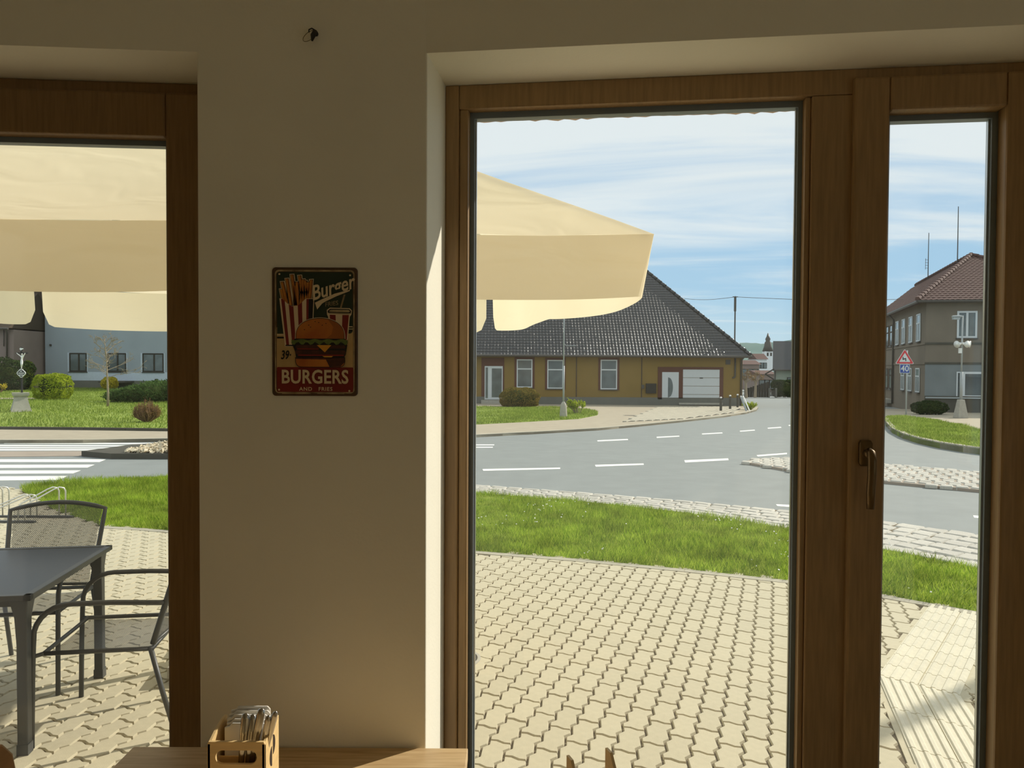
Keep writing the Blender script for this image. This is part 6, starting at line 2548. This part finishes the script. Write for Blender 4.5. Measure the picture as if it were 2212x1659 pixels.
mb.tube([(px_(10), PB - 0.06, ze - 0.1), (px_(9.5), PB - 0.06, at(9, 748, PB).z)], 0.03, 6)
mb.build('downpipe', 'zinc', t, smooth=True)
mb = MB()
mb.tube([(x1 - 9, PB - 0.55, ze - 0.05), (x1, PB - 0.55, ze - 0.05)], 0.07, 8)
mb.build('gutter', 'zinc', t)

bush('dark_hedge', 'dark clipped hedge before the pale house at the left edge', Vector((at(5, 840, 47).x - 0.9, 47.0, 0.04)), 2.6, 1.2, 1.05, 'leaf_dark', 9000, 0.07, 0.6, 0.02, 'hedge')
bush('column_shrub', 'narrow tall yellow green shrub behind the wayside cross', Vector((at(61, 800, 50.5).x, 50.5, 0.05)), 0.30, 0.30, 0.98, 'leaf_lime', 1600, 0.06, 0.8, 0.0)

c = G(114, 866)
c.z += 0.05
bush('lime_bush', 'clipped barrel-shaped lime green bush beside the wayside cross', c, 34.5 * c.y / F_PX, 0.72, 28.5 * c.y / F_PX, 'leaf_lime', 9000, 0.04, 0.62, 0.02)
c = G(237, 843.5)
c.z += 0.05
bush('yellow_bush', 'small round yellow bush behind the bare tree trunk', c, 17 * c.y / F_PX, 0.45, 14 * c.y / F_PX, 'leaf_yellow', 3000, 0.05, 0.9, 0.0)
# spreading juniper
c = G(320, 871)
c.z += 0.05
t = empty('juniper', c, 0, 'dark spreading juniper on the lawn behind the small brown shrub', 'shrub')
s_ = c.y / F_PX
Vs, Fs_, o_ = [], [], 0
stem = MB()
for (dx, dy, rx, rz, zc_) in ((-62, 0.3, 34, 16, 14), (-25, 0.0, 40, 20, 18), (20, -0.2, 36, 24, 22), (50, 0.5, 40, 26, 26), (85, 0.3, 40, 28, 26), (0, 1.4, 60, 22, 24)):
    u = rng.normal(size=(2400, 3))
    u /= np.linalg.norm(u, axis=1, keepdims=True)
    rad = 1 + 0.22 * np.array([noise.noise(Vector(q) * 3.5 + Vector((dx, 0, 0))) for q in u])
    P = u * rad[:, None] * np.array([rx * s_, 0.9, rz * s_]) * rng.uniform(0.8, 1.05, (2400, 1)) + np.array([dx * s_, dy, zc_ * s_])
    P = P[P[:, 2] > 0.02]
    V, Fc = leaf_cloud(P, np.tile([0.6, 0, 0.6], (len(P), 1)), 0.07, 0.25, 0.7)
    Vs.append(V)
    Fs_.append(Fc + o_)
    o_ += len(V)
    stem.tube([(dx * s_ * 0.2, 0, 0), (dx * s_ * 0.8, dy, zc_ * s_)], [0.04, 0.02], 5)
    stem.ball((dx * s_, dy, zc_ * s_ * 0.9), rx * s_ * 0.8, 0.7, rz * s_ * 0.7, 10, 6)
np_mesh('foliage', np.concatenate(Vs), np.concatenate(Fs_), 'leaf_juniper', t)
for i, v in enumerate(stem.v):
    stem.v[i] = (v[0], v[1], max(v[2], 0.0))
stem.build('branches', 'core', t, False)

c = G(318, 915)
c.z += 0.05
twig_bush('brown_shrub', 'small round brown budding shrub on the lawn near the pavement', c, 27 * c.y / F_PX, 53 * c.y / F_PX, 'twig', 'leaf_brown', 120, 3600, 0.016, top_only=0.1, fan=0.95)

# bare young tree
c = G(233, 881)
c.z += 0.05
s_ = c.y / F_PX
tree = empty('bare_tree', c, 0, 'young leafless tree with a thin straight trunk on the lawn', 'tree')
mb = MB()
mb.tube([(0, 0, -0.05), (0.01, 0, 0.6), (-0.02, 0, 1.3), (-0.05, 0, 2.1), (-0.12, 0, 2.7)], [0.055, 0.042, 0.034, 0.024, 0.010], 8)
mb.build('trunk', 'bark', tree, False, smooth=True)
mb = MB()
r_ = random.Random(5)


def grow(p, d, L, r, lev):
    q = p + d * L * 0.5 + Vector((r_.gauss(0, 0.04), r_.gauss(0, 0.04), r_.gauss(0, 0.03))) * L
    e = p + d * L
    mb.tube([p, q, e], [r, r * 0.8, r * 0.5], 4 if lev > 1 else 5, cap=False)
    if lev >= 4:
        return
    for k in range(3 if lev < 2 else 2):
        f = r_.uniform(0.3, 1.0)
        b = p.lerp(e, f)
        nd = (d + Vector((r_.gauss(0, 0.6), r_.gauss(0, 0.6), r_.gauss(0.1, 0.45)))).normalized()
        grow(b, nd, L * r_.uniform(0.38, 0.62), max(0.0062, r * 0.6), lev + 1)


for k in range(17):
    z = 1.15 + 1.5 * (k / 17) ** 0.9
    a = k * 2.4
    up = 0.25 + 0.9 * (k / 17)
    d = Vector((math.cos(a), math.sin(a), up)).normalized()
    Lb = (0.88 - 0.45 * (k / 17)) * r_.uniform(0.8, 1.1)
    grow(Vector((-0.02 - 0.08 * max(0, (z - 1.3) / 1.4), 0, z)), d, Lb, 0.014, 0)
mb.build('branches', 'bark', tree, False)

# wayside cross
c = G(45, 892)
c.z += 0.05
Yw = c.y
s_ = Yw / F_PX
ws = empty('wayside_cross', c, 0, 'iron wayside crucifix with a silver figure on a flared stone pedestal', 'wayside cross')
mb = MB()
ang = R_(38)


def sq(w, z):
    return [(w * math.cos(ang + PI / 2 * k + PI / 4) * 1.414, w * math.sin(ang + PI / 2 * k + PI / 4) * 1.414, z) for k in range(4)]


secs = [(19, 0), (16.5, 8), (14, 18), (12.0, 28), (11.2, 33)]
for (w0, h0), (w1, h1) in zip(secs[:-1], secs[1:]):
    mb.prism(sq(w0 * s_, h0 * s_), sq(w1 * s_, h1 * s_))
ped = mb.build('pedestal', 'concrete', ws, False)
mb = MB()
mb.prism(sq(13.2 * s_, 33 * s_), sq(14.8 * s_, 36 * s_))
mb.prism(sq(14.8 * s_, 36 * s_), sq(15.2 * s_, 41 * s_))
mb.build('cap_stone', 'concrete', ws, False)
zz_ = lambda py: at(46, py, Yw).z - c.z
xx_ = lambda px: at(px, 800, Yw).x - c.x
crx = xx_(47)
mb = MB()
mb.box(crx - 0.026, crx + 0.026, -0.02, 0.02, 40 * s_, zz_(750))
mb.build('upright', 'sign_black', ws, False)
mb = MB()
mb.box(xx_(35), xx_(60), -0.02, 0.02, zz_(764), zz_(761.5))
mb.build('crossbar', 'sign_black', ws, False)
mb = MB()
mb.tube([(xx_(45.5), 0, 40 * s_), (xx_(44), -0.03, zz_(846)), (xx_(44), -0.03, zz_(838))], 0.006, 5)
mb.build('stay', 'sign_black', ws, False)
mb = MB()
pts = [(44.0, 754), (45.5, 751.5), (49.5, 752), (53, 753.2), (50, 755), (46.5, 757)]
mb.prism([(xx_(x), -0.025, zz_(y)) for x, y in pts], [(xx_(x), -0.04, zz_(y)) for x, y in pts])
mb.build('title_scroll', 'silver', ws, False)
# plaque
mb = MB()
pl = []
for i in range(24):
    a = 2 * PI * i / 24
    r = 1.0 + 0.10 * math.cos(4 * a)
    pl.append((47.6 + 8.8 * r * math.cos(a), 806 + 8.6 * r * math.sin(a)))
mb.prism([(xx_(x), -0.03, zz_(y)) for x, y in pl], [(xx_(x), -0.05, zz_(y)) for x, y in pl])
plq = mb.build('plaque', 'silver', ws, False)
mb = MB()
mb.prism([(xx_(47.6 + (x - 47.6) * 0.82), -0.0505, zz_(806 + (y - 806) * 0.82)) for x, y in pl], [(xx_(47.6 + (x - 47.6) * 0.82), -0.054, zz_(806 + (y - 806) * 0.82)) for x, y in pl])
mb.build('plaque_field', 'sign_black', plq, False)
mb = MB()
for x0_, x1_, y_ in ((45, 50, 801.8), (41.5, 54, 806), (43, 53, 810)):
    mb.box(xx_(x0_), xx_(x1_), -0.058, -0.0545, zz_(y_ + 0.9), zz_(y_ - 0.9))
mb.build('plaque_bars', 'silver', plq, False)
# the figure, one skinned body
J = {}
pts = {'pelvis': (49.8, 779.5, .045), 'waist': (50.6, 775, .040), 'chest': (51.3, 770.5, .050), 'neck': (51.2, 767.6, .020), 'head': (51.8, 765.2, .030), 'crown': (52.0, 763.4, .022),
       'shl': (47.6, 769, .024), 'ell': (43.0, 765.8, .019), 'hal': (38.8, 762.2, .015), 'shr': (54.0, 768.4, .024), 'elr': (56.2, 765.6, .019), 'har': (57.6, 762.4, .015),
       'hipl': (48.9, 781.5, .036), 'knl': (50.2, 787.5, .030), 'anl': (49.0, 793.5, .018), 'ftl': (49.3, 796.0, .018),
       'hipr': (51.0, 781.5, .036), 'knr': (52.2, 787.0, .030), 'anr': (49.8, 793.2, .018), 'ftr': (49.7, 795.6, .018)}
keys = list(pts)
ed = [('pelvis', 'waist'), ('waist', 'chest'), ('chest', 'neck'), ('neck', 'head'), ('head', 'crown'), ('chest', 'shl'), ('shl', 'ell'), ('ell', 'hal'), ('chest', 'shr'), ('shr', 'elr'), ('elr', 'har'),
      ('pelvis', 'hipl'), ('hipl', 'knl'), ('knl', 'anl'), ('anl', 'ftl'), ('pelvis', 'hipr'), ('hipr', 'knr'), ('knr', 'anr'), ('anr', 'ftr')]
me = bpy.data.meshes.new('figure')
me.from_pydata([(xx_(pts[k][0]), -0.075 - (0.03 if k in ('knl', 'knr', 'head', 'crown') else 0), zz_(pts[k][1])) for k in keys], [(keys.index(a), keys.index(b)) for a, b in ed], [])
me.materials.append(M['silver'])
fig = link('figure', me, ws)
md = fig.modifiers.new('skin', 'SKIN')
for k, v in zip(keys, me.skin_vertices[0].data):
    v.radius = (pts[k][2] * 0.78, pts[k][2] * 0.78)
    v.use_root = (k == 'pelvis')
md2 = fig.modifiers.new('sub', 'SUBSURF')
md2.levels = md2.render_levels = 1

# small edging of the lawn path
mb = MB()
P = [G(-60, 865.5), G(90, 865.5), G(90, 863), G(-60, 863)]
P = [Vector((p.x, p.y, p.z)) for p in P]
mb.prism([p for p in P], [p + Vector((0, 0, 0.09)) for p in P])
o = mb.build('lawn_path', 'walk')
o['kind'] = 'structure'
cr_ = G(-3, 848)
twig_bush('russet_shrub', 'small russet shrub at the left edge before the dark hedge', Vector((at(3, 840, 44).x - 0.1, 44, 0.05)), 0.4, 0.55, 'twig', 'leaf_yellow', 20, 600, 0.04)

# ------------------------------------------------------------------ END OF THE STREET
# wooded hills
hl = MB()
ts = [(-1.3, 9), (-0.5, 14), (0.1, 18), (0.30, 21), (0.335, 20.5), (0.36, 21.5), (0.375, 24), (0.39, 24.5), (0.42, 23.5), (0.5, 20), (0.8, 16), (1.3, 10)]
V, Fc = [], []
HD = 620.0
nx = 400
for i in range(nx):
    a = -1.3 + 2.6 * i / (nx - 1)
    z = np.interp(a, [q[0] for q in ts], [q[1] for q in ts])
    z = CAM_H + z + 1.1 * noise.noise(Vector((a * 90, 0, 0))) + 0.5 * noise.noise(Vector((a * 400, 1, 0)))
    for k, (yy, zf_) in enumerate(((HD - 220, -18), (HD - 80, z * 0.45), (HD, z), (HD + 200, z * 0.9))):
        V.append((a * yy, yy, zf_))
for i in range(nx - 1):
    for k in range(3):
        q = i * 4 + k
        Fc.append((q, q + 4, q + 5, q + 1))
np_mesh('hills', V, Fc, 'forest', None, 'structure')

# church tower
TD = 330.0
tw = empty('church_tower', (at(1661, 800, TD).x, TD, -6), 0, 'distant white church tower with a dark onion spire', 'tower')
txc, hwid = at(1661, 800, TD).x, (at(1670, 800, TD).x - at(1652, 800, TD).x) / 2
mb = MB()
mb.box(txc - hwid, txc + hwid, TD, TD + 2 * hwid, -6, at(1661, 759, TD).z)
mb.build('wall', 'white_wall', tw)
mb = MB()
ztop = at(1661, 759, TD).z
prof = [(hwid * 1.3, ztop), (hwid * 0.9, ztop + 2.2), (hwid * 0.75, ztop + 4.0), (hwid * 0.5, ztop + 4.6), (hwid * 0.62, ztop + 5.6), (hwid * 0.35, ztop + 6.6), (0.15, ztop + 8.2), (0.1, at(1661, 720, TD).z)]
mb.lathe(prof, 12, (txc, TD + hwid, 0))
mb.build('spire', 'zinc', tw, smooth=True)
for dx in (-0.35, 0.45):
    mb = MB()
    mb.box(txc + dx * hwid - 0.35, txc + dx * hwid + 0.35, TD - 0.1, TD, at(1661, 769, TD).z, at(1661, 762, TD).z)
    mb.build('belfry_opening', 'dark_wood', tw)

# barn-like house with a dark roof at the bend
BD = 80.0
x0, x1 = at(1672, 800, BD).x, at(1760, 800, BD).x
bzv = zg(x0, BD)
t = empty('dark_roofed_house', ((x0 + x1) / 2, BD + 4, bzv), 0, 'pale green house with a tall dark roof at the bend of the street', 'house')
fz = Face((0, BD, 0), (1, 0, 0), (0, -1, 0))
zE = at(1700, 797, BD).z
dR = Vector((x0, BD, 0)).normalized()                    # its end wall runs along the street


def hq(x, d, z):
    return Vector((x, BD, z)) + dR * d


mb = MB()
mb.prism([hq(x0, 0, bzv - 0.3), hq(x1, 0, bzv - 0.3), hq(x1, 8, bzv - 0.3), hq(x0, 8, bzv - 0.3)], [hq(x0, 0, zE), hq(x1, 0, zE), hq(x1, 8, zE), hq(x0, 8, zE)])
mb.build('wall', 'green_wall', t)
zR = at(1700, 737, BD + 4).z
mb = MB()
mb.add([hq(x0 - 0.15, -0.5, zE - 0.1), hq(x1, -0.5, zE - 0.1), hq(x1, 4, zR), hq(x0 - 0.15, 4, zR), hq(x0 - 0.15, 8.5, zE - 0.1), hq(x1, 8.5, zE - 0.1)],
       [(0, 1, 2, 3), (3, 2, 5, 4), (0, 3, 4), (1, 5, 2), (0, 4, 5, 1)])
mb.build('roof', 'roof_black', t)
mb = MB()
mb.tube([(x0 - 0.4, BD - 0.6, zE - 0.12), (x1, BD - 0.6, zE - 0.12)], 0.09, 6)
mb.tube([(x0 + 0.1, BD - 0.1, zE - 0.2), (x0 + 0.1, BD - 0.1, bzv)], 0.07, 6)
mb.build('gutter', 'zinc', t)
w_ = fbox(fz, t, 'window', at(1700, 820, BD).x, at(1709, 820, BD).x, at(1700, 823, BD).z, at(1700, 815, BD).z, 0, 0.06, 'dark_wood')
fbox(fz, w_, 'pane', at(1701, 820, BD).x, at(1708, 820, BD).x, at(1700, 822, BD).z, at(1700, 816, BD).z, 0.06, 0.08, 'far_glass')
mb = MB()
g0, g1 = at(1653, 808, BD - 1), at(1672, 797, BD - 1)
mb.bar(g0, g1, 0.12)
mb.bar(g0, at(1672, 820, BD - 1), 0.12)
mb.build('porch_gable', 'dark_wood', t)

# boarded fence with a clipped hedge on it, gate, low wall
FD = 70.0
fn = empty('board_fence', (at(1640, 860, FD).x, FD, zg(20, FD)), 0, 'dark board fence along the street end below the pale green house', 'fence')
fzb = zg(at(1640, 860, FD).x, FD)
for i, px in enumerate(range(1608, 1660, 6)):
    mb = MB()
    top = 840 - (px - 1608) * 0.32
    mb.box(at(px, 850, FD).x, at(px + 5.4, 850, FD).x, FD, FD + 0.06, fzb, at(px, top, FD).z)
    mb.build('board', 'dark_wood', fn)
mb = MB()
mb.box(at(1604, 850, FD).x, at(1740, 850, FD).x, FD - 0.15, FD + 0.1, fzb - 0.2, at(1640, 861, FD).z)
mb.build('footing_wall', 'plinth', fn)
gt_ = empty('street_gate', (at(1670, 860, FD).x, FD - 0.2, fzb), 0, 'grey garden gate in the wall at the street end', 'gate')
for a, b, c0, d0 in ((1659, 1661.5, 866, 838), (1674, 1677, 866, 838)):
    mb = MB()
    mb.box(at(a, 850, FD).x, at(b, 850, FD).x, FD - 0.2, FD - 0.05, fzb, at(a, d0, FD).z)
    mb.build('gate_post', 'plinth', gt_)
for k in range(5):
    mb = MB()
    px = 1662.5 + k * 2.4
    mb.box(at(px, 850, FD).x, at(px + 1.4, 850, FD).x, FD - 0.15, FD - 0.1, fzb + 0.1, at(px, 843, FD).z)
    mb.build('bar', 'zinc', gt_)
bush('street_hedge', 'dark hedge with a bright top right of the street gate', Vector((at(1702, 850, FD).x, FD + 0.9, fzb)), at(1725, 850, FD).x - at(1702, 850, FD).x + 0.2, 0.7, (at(1700, 825, FD).z - fzb) / 2 + 0.1, 'leaf_dark', 5000, 0.09, 0.5, 0.02, 'hedge')

# distant houses and pollard trees between
for (a, b, t_, e_, bb2, Y, wm, rm, lab) in ((1600, 1640, 778, 787, 830, 130.0, 'pale_wall', 'roof_red', 'distant pale house with a reddish roof just right of the ochre house'),
                                            (1636, 1656, 764, 776, 830, 175.0, 'white_wall', 'roof_red', 'far small house with a low roof left of the church tower'),
                                            (1640, 1674, 800, 808, 830, 105.0, 'pale_wall', 'roof_red', 'low distant cottage below the church tower')):
    x0, x1 = at(a, 800, Y).x, at(b, 800, Y).x
    z0 = zg(x0, Y) - 1
    ze_, zr_ = at(a, e_, Y).z, at(a, t_, Y + 3).z
    t = empty('distant_house', ((x0 + x1) / 2, Y + 3, z0), 0, lab, 'house')
    mb = MB()
    mb.box(x0, x1, Y, Y + 6, z0, ze_)
    mb.build('wall', wm, t)
    mb = MB()
    mb.add([Vector((x0 - 0.3, Y - 0.4, ze_)), Vector((x1 + 0.3, Y - 0.4, ze_)), Vector((x1 + 0.3, Y + 6.4, ze_)), Vector((x0 - 0.3, Y + 6.4, ze_)), Vector((x0 - 0.3, Y + 3, zr_)), Vector((x1 + 0.3, Y + 3, zr_))],
           [(0, 1, 5, 4), (2, 3, 4, 5), (0, 4, 3), (1, 2, 5), (0, 3, 2, 1)])
    mb.build('roof', rm, t)
    fq = Face((0, Y, 0), (1, 0, 0), (0, -1, 0))
    for k in range(3):
        f = (k + 0.7) / 3.4
        sx = x0 + (x1 - x0) * f
        w_ = fbox(fq, t, 'window', sx - 0.5, sx + 0.5, ze_ - 2.2, ze_ - 0.8, 0.0, 0.05, 'dark_wood')
        fbox(fq, w_, 'pane', sx - 0.4, sx + 0.4, ze_ - 2.1, ze_ - 0.9, 0.05, 0.07, 'far_glass')
PD = 66.0
for px, lean, lab in ((1612, -1, 'knobbly pollard tree just right of the ochre house corner'), (1631, 1, 'forked pollard tree in the middle of the street end')):
    PD += 1.5
    bx = at(px, 840, PD).x
    t = empty('pollard_tree', (bx, PD, zg(bx, PD)), 0, lab, 'tree', 'pollard trees at the street end')
    mb = MB()
    zt_ = at(px, 826, PD).z - zg(bx, PD)
    mb.tube([(0, 0, 0), (0.05 * lean, 0, zt_)], [0.14, 0.09], 7)
    mb.build('trunk', 'bark', t, False)
    mb = MB()
    hd = []
    for dx, dz in ((-0.5, 0.6), (0.15, 0.85), (0.6, 0.45), (-0.15, 0.4)):
        mb.tube([(0.05 * lean, 0, zt_ - 0.05), (dx * 0.6, 0, zt_ + dz * 0.7), (dx, 0, zt_ + dz)], [0.07, 0.055, 0.06], 6)
        mb.ball((dx, 0, zt_ + dz), 0.15, 0.15, 0.12, 8, 6)
        hd.append((dx, 0, zt_ + dz))
    mb.build('branches', 'bark', t, False)
    P = np.concatenate([np.array(h) + rng.normal(0, 0.13, (160, 3)) for h in hd])
    V, Fc = leaf_cloud(P, np.tile([0, 0, 1.0], (len(P), 1)), 0.05, 0.5, 1.2)
    np_mesh('shoots', V, Fc, 'leaf_brown', t)
